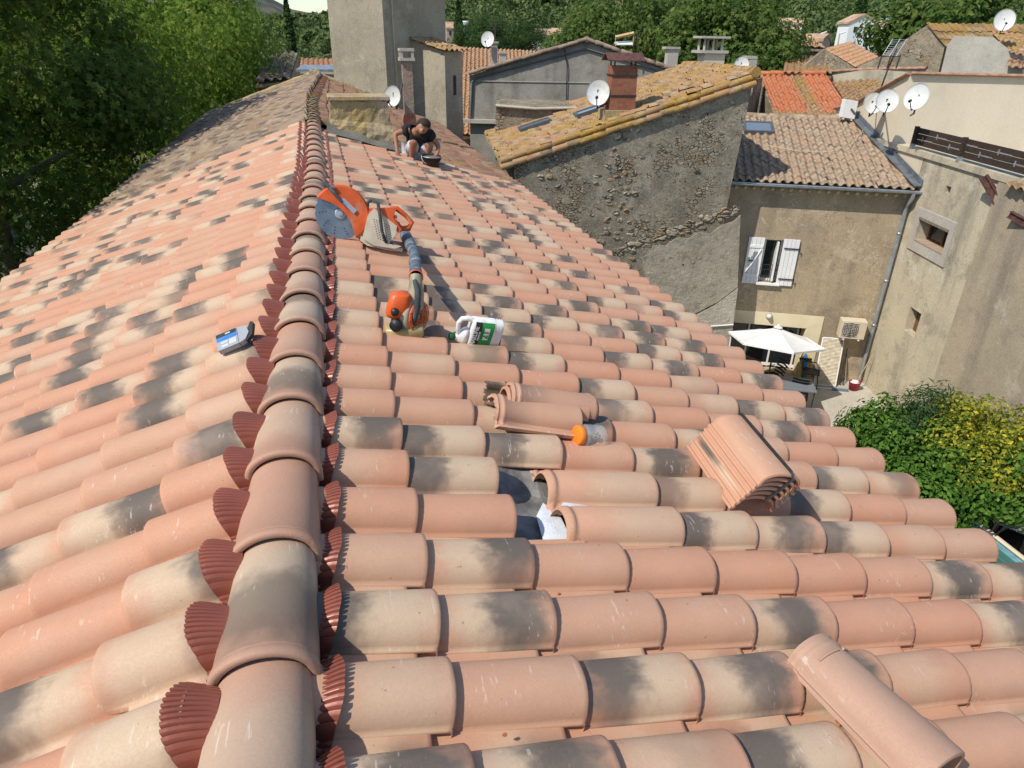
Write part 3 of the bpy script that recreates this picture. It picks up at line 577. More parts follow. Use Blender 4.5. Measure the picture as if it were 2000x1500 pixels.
# the verge: two rows of tiles bedded along the gable
for kk, (o_, z_, mt) in enumerate(((.0, .02, m_lichh), (.05, -.13, m_lich))):
    ridge_row(stone, TLp-sr*.35+sn*o_+up3*(z_+.02), TRp+sr*.05+sn*o_+up3*(z_+.02), mt, .085, .33, 'verge_tiles', .012)
ridge_row(stone, TRp-back*.1+up3*.14, TRp+back*dp3+up3*.14, m_lichh, .12, .34, 'ridge_tiles')
mb = gable_mb                                                   # stones standing proud of the old render
srn = np.random.default_rng(11)
def stones(mb, px, py, n, sx, sy, s0=.05, s1=.13):
    for _ in range(n):
        x, y = px+srn.normal(0, sx), py+srn.normal(0, sy); c = sp(x, y, .0); a, b, d = srn.uniform(s0, s1), srn.uniform(s0, s1)*.55, srn.uniform(.01, .03)
        k = 6; an = srn.uniform(0, 6); ring = [c+sa*a*math.cos(2*PI*i/k+an)*srn.uniform(.75, 1)+up3*b*math.sin(2*PI*i/k+an)*srn.uniform(.75, 1) for i in range(k)]
        top = [c+(p-c)*.82+sn*d for p in ring]; mb.add(ring+top, [tuple(range(k, 2*k))]+[(i, (i+1) % k, (i+1) % k+k, i+k) for i in range(k)], 1)
for i in range(22): stones(mb, 1190+srn.normal(0, 7), 296+i*12, 2, 12, 6)
for i in range(20): stones(mb, 1228+srn.normal(0, 4), 300+i*12, 1, 9, 6)
for i in range(9): stones(mb, 1170+i*8, 262+srn.normal(0, 9), 3, 9, 7)
for i in range(30): f_ = i/29; stones(mb, 1180+f_*255, 500-f_*88+srn.normal(0, 3), 5, 5, 4)
stones(mb, 1325, 232, 8, 14, 6, .04, .1); stones(mb, 1330, 500, 14, 18, 16, .05, .14)
for x, y in ((1075, 345), (1092, 365), (1355, 330), (1360, 336), (1055, 347)): stones(mb, x, y, 2, 2, 2, .08, .13)
mb.build('wall', [m_stone, rubble('bare_stone', (.42, .37, .28), ((.34, .29, .21), (.56, .48, .36), (.46, .31, .18)), 1, 3)], stone)
m_patch = wallmat('render_patch', (.38, .33, .24), (.46, .4, .3), (.16, .14, .105), .7, 1.6, .04, light=(.56, .5, .4), streak=.3)
mb = MB(); pts = [(1262, 548), (1235, 590), (1330, 625), (1400, 590), (1440, 560), (1446, 420), (1432, 432), (1408, 440), (1388, 456), (1362, 454), (1345, 466), (1322, 463), (1300, 480), (1276, 478), (1268, 496), (1252, 503), (1258, 526)]
mb.prism([sp(x, y, .0) for x, y in pts], sn*.022); mb.build('render_patch', m_patch, stone)
mb = MB(); pts = [(1290, 585), (1330, 578), (1400, 562), (1442, 545), (1424, 700), (1330, 660)]
m_patch2 = wallmat('trowelled_render', (.46, .41, .32), (.55, .49, .39), (.26, .23, .18), .35, 2.5, .05, streak=.1, grain=12)
mb.prism([sp(x, y, .0) for x, y in ((1275, 590), (1330, 632), (1395, 596), (1441, 562), (1420, 720), (1300, 720))], sn*.02); mb.build('render_patch', m_patch2, stone)
mb = MB(); cr = [(1262+i*9.5, 625-i*3.1+3*math.sin(i*1.3), .03) for i in range(20)]
mb.tube([sp(x, y+8, o) for x, y, o in cr], .02, 6); mb.build('crack', m_black, stone) if False else None
mb = MB()
for i in range(11): c = sp(1433-i*1.3, 425+i*25, .02); mb.box(c, (.2+.07*(i % 2), .1, .33), M=Matrix([list(sa), list(sn), [0, 0, 1]]).transposed().to_4x4())
mb.build('quoin', m_rub2, stone, bevel=.02) if False else None
mb = MB(); mb.tube([sp(1340, 641, .05), sp(1432, 634, .05)], .022, 8); mb.build('pipe', m_white, stone)
RPs = eA; rns = nz(np.cross(back, sr)); rns = rns if rns[2] > 0 else -rns
skylight(pl(1046, 250, RPs, rns), sr, back, .9, .62, 'lower skylight, tilted near the eave', stone, .09); skylight(pl(1153, 223, RPs, rns), sr, back, .8, .62, 'upper skylight beside the brick chimney', stone, .09)
# brick chimney with its rusty cap
mbk = Mt('chimney_brick', .9, .15)
bt = mbk.nd('TexBrick', {'Vector': mbk.nd('CombineXYZ', [mbk.ma('ADD', mbk.sep(mbk.pos())[0], mbk.sep(mbk.pos())[1]), mbk.sep(mbk.pos())[2], 0.]).outputs[0], 'Color1': (.3, .085, .045, 1), 'Color2': (.36, .13, .07, 1), 'Mortar': (.2, .15, .11, 1), 'Scale': 1., 'Mortar Size': .008, 'Brick Width': .22, 'Row Height': .075})
m_brick = mbk.out(mbk.mix(mbk.mr(mbk.noise(9, 6), .45, .75, 0, .6), bt.outputs[0], (.12, .07, .05)), None, mbk.bump(bt.outputs[1], -.6, .01))
cb = pl(1209, 226, RPs, rns); 
ch = thing('chimney', cb, 'brown brick chimney with a rusty folded metal cap on the lichened roof', 'chimney', 'rooftop chimneys')
CM = Matrix([list(sa), list(sn), [0, 0, 1]]).transposed().to_4x4()
zt = atd(1212, 128, np.hypot(*(cb[:2]-CAM[:2])))[2]; hC = zt-cb[2]
mb = MB(); a_, b_, c_, d_ = .33, .26, .3, .24
mb.add([cb+sa*x*w_+sn*y*e_+up3*z for z, w_, e_ in ((-.3, a_, b_), (hC, c_, d_)) for x, y in ((-1, -1), (1, -1), (1, 1), (-1, 1))], [(3, 2, 1, 0), (4, 5, 6, 7), (0, 1, 5, 4), (1, 2, 6, 5), (2, 3, 7, 6), (3, 0, 4, 7)])
mb.build('stack', m_brick, ch)
mb = MB(); mb.box(cb+up3*.02, (.9, .75, .26), M=CM); mb.build('base', m_lichwall, ch)
mb = MB()
for z in (hC*.42, hC*.82, hC*.12): mb.box(cb+up3*z, (.645, .53, .035), M=CM)
mb.build('strap', m_dkmetal, ch)
mb = MB(); zc = zt+.12
for x in (-.25, .25):
    for y in (-.2, .2): mb.tube([cb+sa*x+sn*y+up3*(hC-.3), cb+sa*x+sn*y+up3*(hC+.14)], .02, 6)
w2 = .45; l2 = .42
P_ = lambda x, y, z: cb+sa*x+sn*y+up3*(hC+z)
mb.prism([P_(-w2, -.36, .1), P_(w2, -.36, .1), P_(w2, 0, .26), P_(-w2, 0, .26)], up3*.02); mb.prism([P_(-w2, .36, .1), P_(w2, .36, .1), P_(w2, 0, .26), P_(-w2, 0, .26)], up3*.02)
mb.build('cap', m_rust, ch)
dc = atd(1168, 181, np.hypot(*(cb[:2]-CAM[:2]))-.25); dish(dc, nz(azv(205)+up3*.25), .3, 'white dish with yellowish spots beside the rusty-capped brick chimney', mast=cb-sa*.3+up3*.3)
# small lean-to block behind its left corner
lb = thing('outbuilding', dn(atd(1040, 240, 21.5)), 'low rubble outbuilding with pale coping behind the lichened roof', 'building')
bn = azv(195); q0, q1 = atd(968, 206, 21.3), pl(1160, 210, atd(968, 206, 21.3), bn)
mb = MB(); mb.prism([dn(q0), dn(q1), q1, q0], -bn*2.5); mb.build('wall', m_rub2, lb); mb = MB(); mb.tube([q0+bn*.05-up3*.0, q0*.6+q1*.4+bn*.05-up3*.06, q1+bn*.05], .07, 6, sq=(.6, 1.3)); mb.build('coping', m_conc, lb)
# ================= things lying on the roof =================
def onR(px, py, n=.05): return pl(px, py, surfR(np.array(0.), np.array(0.), np.array(n)), np.cross(A3(math.cos(ALR), 0, -math.sin(ALR)), A3(.0157, 1, .0011)))
def onL(px, py, n=.05): return pl(px, py, surfL(np.array(0.), np.array(0.), np.array(n)), np.cross(A3(.0157, 1, .0011), A3(-math.cos(ALL), 0, -math.sin(ALL))))
UR = A3(math.cos(ALR), 0, -math.sin(ALR)); VR = nz(A3(.0157, 1, .0011)); 
class Fr:
    def __init__(s, O, ex, ey): s.O = A3(*O); s.x = nz(ex); s.z = nz(np.cross(s.x, ey)); s.y = np.cross(s.z, s.x); s.M = Matrix([list(s.x), list(s.y), list(s.z)]).transposed().to_4x4()
    def __call__(s, x, y, z=0.): return s.O+s.x*x+s.y*y+s.z*z
def shell(fr, ln, x0, z0, kind='tile', r=.1, th=.013, taper=.93, tail=True, jag=False, flat=.86):
    """a loose clay tile as a thick shell, its length along fr.y starting at y=0; returns V, Q, T"""
    n = 21; th_ = np.linspace(0, PI, n); xs = -r*np.cos(th_); zs = r*flat*np.sin(th_)**.85
    if kind == 'half': xs = np.concatenate([[-r-.012, -r-.003], xs, [r+.003, r+.012]]); zs = np.concatenate([[-.004, -.006], zs, [-.006, -.004]])
    if kind == 'tile': xs = np.concatenate([xs, [r+.012, r+.03, r+.05, r+.066, r+.07]]); zs = np.concatenate([zs, [-.008, -.012, -.006, .006, .018]])
    n = len(xs); st = [(0, 0), (.012, .004), (.016, .0), (.03, 0), (.034, .004), (.046, .004), (.05, 0), (ln*.5, 0), (ln-.016, .001), (ln-.003, 0), (ln, -.004)] if tail else [(0, -.003), (.003, .0), (.02, .001), (ln*.5, 0), (ln-.02, .001), (ln-.003, 0), (ln, -.004)]
    V = []; T = []; nx = np.gradient(xs); nzv = np.gradient(zs); l = np.hypot(nx, nzv); Nx, Nz = -nzv/l, nx/l
    for lay in (0, 1):
        for y, d in st:
            w = taper+(1-taper)*y/ln; e = d if lay == 0 else -th; yy = y+(.012*np.sin(np.arange(n)*1.9)*np.sin(np.arange(n)*.7) if jag and y < .001 else 0)
            q = np.stack([x0+(xs+Nx*e)*w, yy+0*xs, z0+(zs+Nz*e)*w], 1); V.append(np.array([fr(*p) for p in q])); T.append(np.stack([np.full(n, y/ln), np.linspace(0, 1, n), np.zeros(n)], 1))
    V = np.concatenate(V); T = np.concatenate(T); m = len(st); i = np.arange(m*n).reshape(m, n); j = i+m*n
    f = lambda a: np.stack([a[:-1, :-1], a[:-1, 1:], a[1:, 1:], a[1:, :-1]], -1).reshape(-1, 4)
    Q = [f(i), f(j)[:, ::-1]]
    for a, b in ((i[0], j[0]), (i[-1][::-1], j[-1][::-1])): Q.append(np.stack([a[:-1], b[:-1], b[1:], a[1:]], -1)[:, ::-1])
    for a, b in ((i[:, 0], j[:, 0]), (i[::-1, -1], j[::-1, -1])): Q.append(np.stack([a[:-1], b[:-1], b[1:], a[1:]], -1))
    return V, np.concatenate(Q), T
def tile_obj(name, parts, mat, rnd, parent=None, smooth=True):
    V, Q, T = parts; o = mesh_np(name, V, Q, mat, parent, {'tuv': T, 'rnd': np.tile(rnd, (len(V), 1))}, smooth)
    b = bmesh.new(); b.from_mesh(o.data); bmesh.ops.recalc_face_normals(b, faces=b.faces)
    for e in b.edges:
        if len(e.link_faces) == 2 and e.calc_face_angle(0) > .8: e.smooth = False
    b.to_mesh(o.data); b.free(); return o
# strapped bundle of new tiles
c = onR(1487, 985, .085); yb = float(c[1])
bun = thing('tile_bundle', c, 'bundle of six new roof tiles held by a black strap', 'tile bundle')
fr = Fr(c+A3(-.01, 0, .0), UR, VR+A3(0, 0, .12)); fr.O = fr(0, 0, .0)
for k in range(6):
    f2 = Fr(fr(.006*k-.02, .0-.006*k, .031*k), fr.x, fr.y); f2.y = -f2.y; f2.O = f2.O-f2.y*.44; f2.x = -f2.x
    tile_obj('tile', shell(f2, .44, 0, -.02, kind='half', r=.106, taper=.97, tail=False, flat=.62), m_tile, [(.2, .6, .2), (.1, .2, .4), (.95, .6, .3), (.15, .3, .2), (.1, .5, .7), (.36, .15, .35)][k], bun)
mb = MB(); zt_ = .031*5+.05; pts = [fr(.0, .43, .03), fr(.04, .45, .12), fr(.04, .41, zt_), fr(.04, .3, zt_), fr(.04, -.02, zt_), fr(.04, -.045, zt_-.015), fr(.02, -.035, .12), fr(.0, -.015, .04)]
mb.tube(pts, .009, 4, sq=(.25, 1), sm=False); mb.build('strap', m_black, bun)
# pile of cut tiles
p0 = onR(968, 800, .075); pil = thing('tile_pile', p0, 'small pile of three cut tiles lying on the new slope', 'tile pile')
for k, (dx_, dy_, dz_, rot, ln, r3, jg) in enumerate(((-.03, -.02, .0, .03, .43, (.1, .1, .3), True), (.035, .03, .03, -.03, .43, (.12, .7, .3), False), (.055, .035, .052, -.05, .46, (.3, .3, .8), False))):
    ex = (-VR if k == 0 else VR)*math.cos(rot)-UR*math.sin(rot); ey = UR*math.cos(rot)-VR*math.sin(rot)
    f2 = Fr(p0+UR*dx_+VR*dy_+NR*dz_, ex, ey); 
    if f2.z@NR < 0: f2.z = -f2.z
    f2.y = nz(ey+NR*(-.03*k)); tile_obj('tile', shell(f2, ln, 0, 0, r=.088 if k else .095, jag=jg), m_tile, r3, pil)
f2 = Fr(p0-UR*.03+VR*.09+NR*.03, VR*.9+NR*.45, UR); tile_obj('broken_tile', shell(f2, .2, 0, 0, kind='half', r=.06, jag=True), m_old, (.9, .5, .2), pil)
# loose ridge tile in the foreground
q0, q1 = onR(1590, 1290, .09), onR(1805, 1495, .09)
ax = nz(q1-q0); f2 = Fr(q0+NR*.0-ax*.03, np.cross(ax, NR), ax); 
if f2.z@NR < 0: f2.z = -f2.z; f2.x = -f2.x
V, Q, T = shell(f2, .44, 0, 0, kind='half', r=.108, taper=.86, th=.014)
lr = tile_obj('loose_ridge_tile', (V, Q, T), m_ridge, (.3, .2, .7)); tag(lr, 'single smooth ridge tile lying loose across the tiles in the right foreground', 'ridge tile')
mb = MB()
for a0, a1 in ((.35, 1.2), (1.5, 2.4)): mb.tube([f2(-.0975*math.cos(a), .07, .086*math.sin(a)**.85) for a in np.linspace(a0, a1, 9)], .004, 6)
mb.build('stop_rib', m_ridge, lr)
# jar with screws
jp = onR(1125, 850, .1); jar = thing('jar', jp, 'clear plastic jar of screws with an orange lid lying below the tile pile', 'jar')
jx = nz(onR(1195, 852, .1)-jp); 
mb = MB(); mb.lathe(jp, jx, [(-.0, .001), (-.0, .042), (.003, .046), (.028, .046), (.03, .043), (.03, .001)], 40); mb.build('lid', plain('orange_lid', (.85, .22, .02), .4, .06, 10), jar)
mj = Mt('clear_plastic', .05, .5); mj = mj.out((.9, .92, .92), Alpha=.2)
mb = MB(); mb.lathe(jp+jx*.029, jx, [(0, .04), (.006, .04), (.014, .051), (.02, .052), (.1, .052), (.114, .045), (.116, .001)], 28); mb.build('body', mj, jar)
mb = MB(); jr = np.random.default_rng(4)
for _ in range(40):
    q = jp+jx*(.05+jr.random()*.07)+A3(jr.normal(0, .013), jr.normal(0, .013), -.022+jr.random()*.022); d = nz(jr.normal(0, 1, 3))*.011
    mb.tube([q-d, q+d], .0018, 4); mb.lathe(q+d, nz(d), [(0, .004), (.001, .004), (.002, .001)], 6)
mb.build('screws', plain('brass_screws', (.35, .28, .12), .4, .3, 40, metal=.6), jar)
# ---- fuel can / oil bottle ----
bp = onR(885, 668, .06); bq = onR(972, 676, .07); bx = nz(bq-bp); bl = np.linalg.norm(bq-bp)
bot = thing('oil_bottle', bp, 'white two-stroke oil bottle with a green and black label lying on its side', 'bottle')
fb = Fr(bp+NR*.005, bx, nz(np.cross(NR, bx)))       # x along the bottle (neck to base), z off the roof, y away from us
if fb.z@NR < 0: fb.z = -fb.z; fb.y = -fb.y
ku = bl/.088*.001*88/87; m_plw = plain('white_bottle', (.78, .77, .74), .35, .05, 12, dirt=((.5, .38, .28), .5))
def rbox(mb, fr, secs, seg=28, pw=3.2):           # loft of superellipse sections along x: (x, yc, zc, hy, hz)
    vs = []
    for x, yc, zc, hy, hz in secs:
        for k in range(seg):
            a = 2*PI*k/seg; c_, s_ = math.cos(a), math.sin(a); e = 2/pw
            vs.append(fr(x, yc+hy*math.copysign(abs(c_)**e, c_), zc+hz*math.copysign(abs(s_)**e, s_)))
    n = len(secs); mb.add(vs, [(i*seg+k, i*seg+(k+1) % seg, (i+1)*seg+(k+1) % seg, (i+1)*seg+k) for i in range(n-1) for k in range(seg)]+[tuple(range(seg)), tuple(range(n*seg-1, (n-1)*seg-1, -1))], 0, True)
Lb = bl; tilt = nz(fb.z+fb.y*.75); fb2 = Fr(fb(0, 0, .0), fb.x, fb.y-fb.z*-.55)   # label side leans up towards us
secs = [(.05*Lb, .0, .05, .03, .05), (.1*Lb, 0, .058, .038, .07), (.3*Lb, 0, .07, .045, .09), (.36*Lb, 0, .07, .046, .093), (.78*Lb, 0, .07, .046, .093)]
for i, x in enumerate(np.linspace(.8, .97, 7)): secs.append((x*Lb, 0, .07, .046-(.004 if i % 2 else 0), .093-(.005 if i % 2 else 0)))
secs.append((Lb, 0, .07, .036, .08)); 
fb2 = Fr(fb(0, .03, .0), fb.x, nz(fb.y*.9-fb.z*.1*0+fb.z*.25))
mb = MB(); rbox(mb, fb2, [s_ for s_ in secs if s_[0] > .2*Lb]+[]); mb.build('body', m_plw, bot)
mb = MB(); rbox(mb, fb2, [(.27*Lb, 0, .035, .042, .055), (.18*Lb, 0, .03, .034, .05), (.1*Lb, 0, .022, .022, .03), (.06*Lb, 0, .02, .018, .02), (.02*Lb, 0, .02, .017, .017)], pw=2.3)
mb.build('shoulder', m_plw, bot)
mb = MB(); mb.tube([fb2(.3*Lb, 0, .15), fb2(.2*Lb, 0, .157), fb2(.08*Lb, 0, .15), fb2(.03*Lb, 0, .12), fb2(.06*Lb, 0, .07), fb2(.12*Lb, 0, .035)], [.017, .016, .015, .014, .014, .015], 10); mb.build('handle', m_plw, bot)
mb = MB(); mb.lathe(fb2(.03*Lb, 0, .02), -fb2.x, [(0, .018), (0, .021), (.028, .021), (.03, .019), (.03, .001)], 20); mb.build('cap', plain('green_cap', (.01, .12, .03), .45, .1), bot)
yl = -.0475; ylb = []
def lab(x0, x1, z0, z1, mat, nm, par, o=0.):
    n = 12; vs = []
    for x in (x0*Lb, x1*Lb):
        for k in range(n+1):
            q = -1+2*k/n; zc = .07; z = z0+(z1-z0)*k/n; qq = abs((z-zc)/.094); hy = .046*(max(0, 1-qq**3.2))**(1/3.2); vs.append(fb2(x, -hy-.0012-o, z))
    m_ = MB(); m_.add(vs, [(k, k+1, n+2+k, n+1+k) for k in range(n)], 0, True); return m_.build(nm, mat, par)
L1 = lab(.36, .78, -.018, .158, plain('green_label', (.02, .3, .06), .4, .08), 'label', bot)
lab(.36, .505, -.018, .158, plain('black_label', (.02, .024, .02), .4, .1), 'label_band', L1, .0008)
lab(.57, .69, .05, .13, plain('label_white', (.8, .82, .8), .4, .02), 'label_panel', L1, .0008)
def text(s, fr, x, z, size, mat, parent, y=-.0502, rot=90, bold=.0, name='lettering', squash=1.):
    cu = bpy.data.curves.new('t', 'FONT'); cu.body = s; cu.size = size; cu.extrude = .0004; cu.offset = bold; cu.resolution_u = 3; to = bpy.data.objects.new('t', cu); COL.objects.link(to)
    dg = bpy.context.evaluated_depsgraph_get(); me = bpy.data.meshes.new_from_object(to.evaluated_get(dg)); bpy.data.objects.remove(to)
    a = R(rot); X = fr.x*math.cos(a)+fr.z*math.sin(a); Y = -fr.x*math.sin(a)+fr.z*math.cos(a); Z = np.cross(X, Y); O = fr(x, y, z)
    me.name = name; M = Matrix([[X[i], Y[i]*squash, Z[i], O[i]] for i in range(3)]+[[0, 0, 0, 1]]); me.transform(M); return link(name, me, mat, parent)
m_lw = plain('letter_white', (.85, .86, .85), .5, .02); m_lg = plain('letter_green', (.01, .22, .05), .5, .02)
text('MARLINE', fb2, .43*Lb, .006, .033, m_lw, L1, bold=.0009, squash=1.05); text('PREMIUM', fb2, .495*Lb, .045, .015, m_lw, L1, bold=.0003)
text('2T', fb2, .668*Lb, .06, .055, m_lg, L1, y=-.0512, bold=.0012, squash=.95)
# ---- disc cutter ----
sc = onR(690, 476, .07); hc = nz(A3(CAM[0]-sc[0], CAM[1]-sc[1], 0)); hr = np.cross(A3(0, 0, 1), hc); hr = hr if hr@AR > 0 else -hr
kx = 1330/((sc-CAM)@AF)
saw = thing('disc_cutter', sc, 'orange and white petrol disc cutter with a diamond blade resting by the ridge', 'disc cutter')
m_or = plain('orange_housing', (.62, .1, .018), .42, .14, 9, dirt=((.45, .3, .2), .5)); m_ow = plain('cream_housing', (.6, .52, .38), .5, .12, 8, dirt=((.3, .2, .12), .6)); m_rub = plain('dusty_rubber', (.05, .055, .06), .8, .3, 14, dirt=((.3, .32, .34), .5)); m_steel = plain('blade_steel', (.2, .23, .27), .35, .3, 5, metal=.75, dirt=((.35, .35, .33), .4))
lean = .2; szv = nz(A3(0, 0, 1)-hc*lean); snv = nz(hc+A3(0, 0, 1)*lean)        # leans back a little
def sw(px, py, n=0.): return sc+hr*((px-690)/kx)+szv*((476-py)/kx*1.03)+snv*n
cB = sw(672, 420); rB = 47/kx
mb = MB(); mb.lathe(cB+snv*.002, -snv, [(0, .01), (0, rB), (.004, rB), (.004, .01)], 72, sm=False)
for k in range(20):
    a = 2*PI*k/20; 
    mb.box(cB+hr*math.cos(a)*(rB-.001)+szv*math.sin(a)*(rB-.001), (.012, .006, .036), M=Matrix([list(hr*math.cos(a)+szv*math.sin(a)), list(snv), list(-hr*math.sin(a)+szv*math.cos(a))]).transposed().to_4x4())
bld = mb.build('blade', m_steel, saw)
mb = MB()
for k in range(10):
    a = 2*PI*k/10+.2
    for q in (.6, .72, .84): p = cB+(hr*math.cos(a+q*.4)+szv*math.sin(a+q*.4))*rB*q; mb.lathe(p+snv*.003, snv, [(0, .005), (.0006, .005), (.0007, .001)], 8)
mb.build('cooling_holes', m_black, bld)
mb = MB(); mb.lathe(cB, snv, [(.002, .045), (.008, .045), (.01, .036), (.01, .001)], 28); mb.lathe(cB, snv, [(.01, .02), (.022, .018), (.024, .001)], 8, sm=False); mb.build('flange', m_zinc, bld)
# guard: half drum round the blade
mb = MB(); a0, a1 = R(-62), R(142); n = 34; rg = rB*1.13; vs = []
arc = [a0+(a1-a0)*k/n for k in range(n+1)]
chord = [(cB+hr*math.cos(a)*rg+szv*math.sin(a)*rg) for a in arc]
for s_ in (.034, -.034): vs += [p+snv*s_ for p in chord]
vs += [p+(cB-p)*.06+snv*.045 for p in chord]; vs += [p+(cB-p)*.06-snv*.045 for p in chord]
m_ = n+1; mb.add(vs, [(k, k+1, m_+k+1, m_+k) for k in range(n)]+[(k, 2*m_+k, 2*m_+k+1, k+1) for k in range(n)]+[(m_+k, m_+k+1, 3*m_+k+1, 3*m_+k) for k in range(n)], 0, True)
mid = (chord[0]+chord[-1])/2
side_ = [p+(cB-p)*.06+snv*.045 for p in chord]; inn = [side_[0]*(1-t)+side_[-1]*t+(hr*math.cos(R(40))+szv*math.sin(R(40)))*rB*.36*math.sin(PI*t) for t in np.linspace(0, 1, m_)]
mb.add(side_+inn, [(k, k+1, m_+k+1, m_+k) for k in range(n)], 0, True); s2 = [p-snv*.09 for p in side_]; i2 = [p-snv*.09 for p in inn]
mb.add(s2+i2, [(k, m_+k, m_+k+1, k+1) for k in range(n)], 0, True); mb.build('guard', m_or, saw)
mb = MB(); mb.tube([sw(649, 363, .05), sw(655, 372, .06), sw(677, 400, .066)], [.012, .014, .011], 8); mb.box(sw(659, 372, .062), (.05, .02, .014)); mb.build('guard_lever', m_rub, saw)
mb = MB(); d_ = nz(sw(703, 419)-sw(677, 392)); p_ = np.cross(snv, d_); mb.box(sw(688, 406, .052), (.13, .034, .012), M=Matrix([list(d_), list(p_), list(snv)]).transposed().to_4x4()); mb.build('arm_plate', m_zinc, saw)
def slab(mb, pts, n0, n1): return mb.prism([sw(x, y, n0) for x, y in pts], snv*(n1-n0))
mb = MB(); slab(mb, [(722, 425), (735, 412), (776, 446), (772, 462), (758, 478), (782, 484), (768, 488), (728, 480), (708, 466)], -.13, .06); mb.build('engine_cover', m_ow, saw, bevel=.012)
mb = MB()
for r_ in range(9):
    for c_ in range(7):
        x, y = 733+c_*4.6+r_*.6, 432+r_*4.4+c_*2.2
        mb.lathe(sw(x, y, .0605), snv, [(0, .0042), (.0008, .0042), (.0009, .001)], 6)
mb.build('grille', m_dkmetal, saw)
mb = MB(); slab(mb, [(722, 424), (727, 413), (762, 412), (778, 413), (770, 430), (784, 452), (779, 460), (760, 440), (738, 418)], -.12, .05); mb.build('top_cover', m_or, saw, bevel=.01)
mb = MB(); mb.tube([sw(768, 416, -.03), sw(780, 415, -.03), sw(796, 428, -.03), sw(807, 442, -.03), sw(800, 452, -.03), sw(786, 452, -.03)], [.025, .022, .018, .02, .024, .02], 10); mb.tube([sw(768, 420, -.03), sw(772, 436, -.03), sw(786, 452, -.03)], [.02, .014, .018], 8); mb.build('rear_handle', m_or, saw)
mb = MB(); mb.tube([sw(722, 418, .0), sw(724, 402, .03), sw(733, 396, .05), sw(743, 404, .07), sw(745, 430, .09), sw(746, 455, .09), sw(752, 474, .06), sw(764, 480, 0)], .012, 10); mb.build('front_handle', m_rub, saw)
mb = MB(); slab(mb, [(706, 462), (720, 468), (765, 484), (785, 489), (782, 494), (760, 492), (716, 480), (703, 470)], -.12, .045); mb.build('base_skid', m_ow, saw, bevel=.006)
# ---- blower ----
bc = onR(800, 650, .06); kb = 1330/((bc-CAM)@AF); hcb = nz(A3(CAM[0]-bc[0], CAM[1]-bc[1], 0)); hrb = np.cross(A3(0, 0, 1), hcb); hrb = hrb if hrb@AR > 0 else -hrb
blo = thing('leaf_blower', bc, 'dusty orange and beige hand-held blower with a grey tube, right of the ridge', 'blower')
def bw(px, py, n=0.): return bc+hrb*((px-800)/kb)+A3(0, 0, 1)*((650-py)/kb*1.04)+hcb*n
m_tub = plain('dusty_tube', (.1, .13, .16), .7, .35, 16, dirt=((.4, .45, .5), .6))
fdir = nz(hrb*.75+hcb*.62); mb = MB(); mb.lathe(bw(806, 614)-fdir*.045, fdir, [(0, .001), (0, .085), (.01, .1), (.075, .1), (.085, .085), (.09, .001)], 32); mb.build('fan_housing', plain('dusty_beige', (.34, .3, .2), .6, .2, 9, dirt=((.16, .13, .08), .6)), blo)
mb = MB(); 
for k in range(5): mb.lathe(bw(806, 614)+fdir*(.047), fdir, [(0, .03+.014*k), (.008, .03+.014*k), (.008, .024+.014*k)], 28)
for k in range(12): a = k*PI/6; e1 = nz(np.cross(fdir, A3(0, 0, 1))); mb.tube([bw(806, 614)+fdir*.05+(e1*math.cos(a)+A3(0, 0, 1)*math.sin(a))*q for q in (.02, .09)], .004, 4)
mb.build('intake_grille', m_or, blo)
mb = MB(); rbox(mb, Fr(bw(782, 596, .03), A3(0, 0, -1)+hrb*-.2, hrb), [(-.09, .02, 0, .03, .04), (-.08, .0, 0, .055, .05), (-.02, 0, 0, .062, .055), (.03, -.01, 0, .058, .05), (.05, -.01, 0, .05, .045)], pw=2.8); mb.build('engine_cover', m_or, blo)
mb = MB(); mb.lathe(bw(776, 622, .08), nz(hcb-hrb*.3), [(0, .035), (.02, .034), (.025, .001)], 18); mb.lathe(bw(775, 596, .085), hcb, [(0, .022), (.02, .02), (.022, .001)], 14); mb.build('starter', m_black, blo)
mb = MB(); rbox(mb, Fr(bw(786, 622, .02), A3(0, 0, -1), hrb), [(-.05, 0, 0, .045, .05), (0, 0, 0, .06, .06), (.03, 0, 0, .058, .055)], pw=2.4); mb.build('muffler', plain('grey_engine', (.12, .13, .13), .5, .3, 12), blo)
mb = MB(); rbox(mb, Fr(bw(792, 640, .03), hrb, A3(0, 0, 1)), [(-.11, 0, 0, .028, .05), (-.1, 0, 0, .035, .06), (.09, 0, 0, .035, .06), (.1, 0, 0, .025, .05)], pw=3); mb.build('fuel_tank', plain('stained_tank', (.4, .32, .14), .35, .2, 9), blo)
mb = MB()
for x in (772, 800, 822): mb.tube([bw(x, 642, .06), bw(x, 654, .06)], .014, 8)
mb.build('feet', m_black, blo)
mb = MB(); mb.tube([bw(815, 548, .0), bw(820, 562, .05), bw(817, 590, .08), bw(812, 610, .08), bw(806, 628, .06), bw(800, 640, .05)], [.012, .017, .018, .016, .012, .01], 10); mb.build('handle', m_rub, blo)
mb = MB(); mb.tube([bw(812, 600, .0), bw(816, 575, .0), bw(817, 556, -.02), bw(818, 545, -.05)], [.05, .046, .036, .034], 14); mb.build('outlet', plain('dusty_beige', (.34, .3, .2)), blo)
t0_, t1_, t2_ = bw(818, 547, -.05), onR(812, 500, .1)*.75+bw(812, 500, -.2)*.25, onR(793, 462, .12)
mb = MB(); mb.tube([t0_, t0_*.5+t1_*.5, t1_, t1_*.5+t2_*.5, t2_, t2_+nz(t2_-t1_)*.04], [.036, .036, .037, .042, .048, .048], 16, cap=False); mb.lathe(t0_*.45+t1_*.55, nz(t1_-t0_), [(-.02, .036), (-.02, .042), (.02, .042), (.02, .036)], 16)
mb.tube([t2_+nz(t2_-t1_)*.04, t2_], [.044, .044], 16, cap=False); tb = mb.build('blower_tube', m_tub, blo)
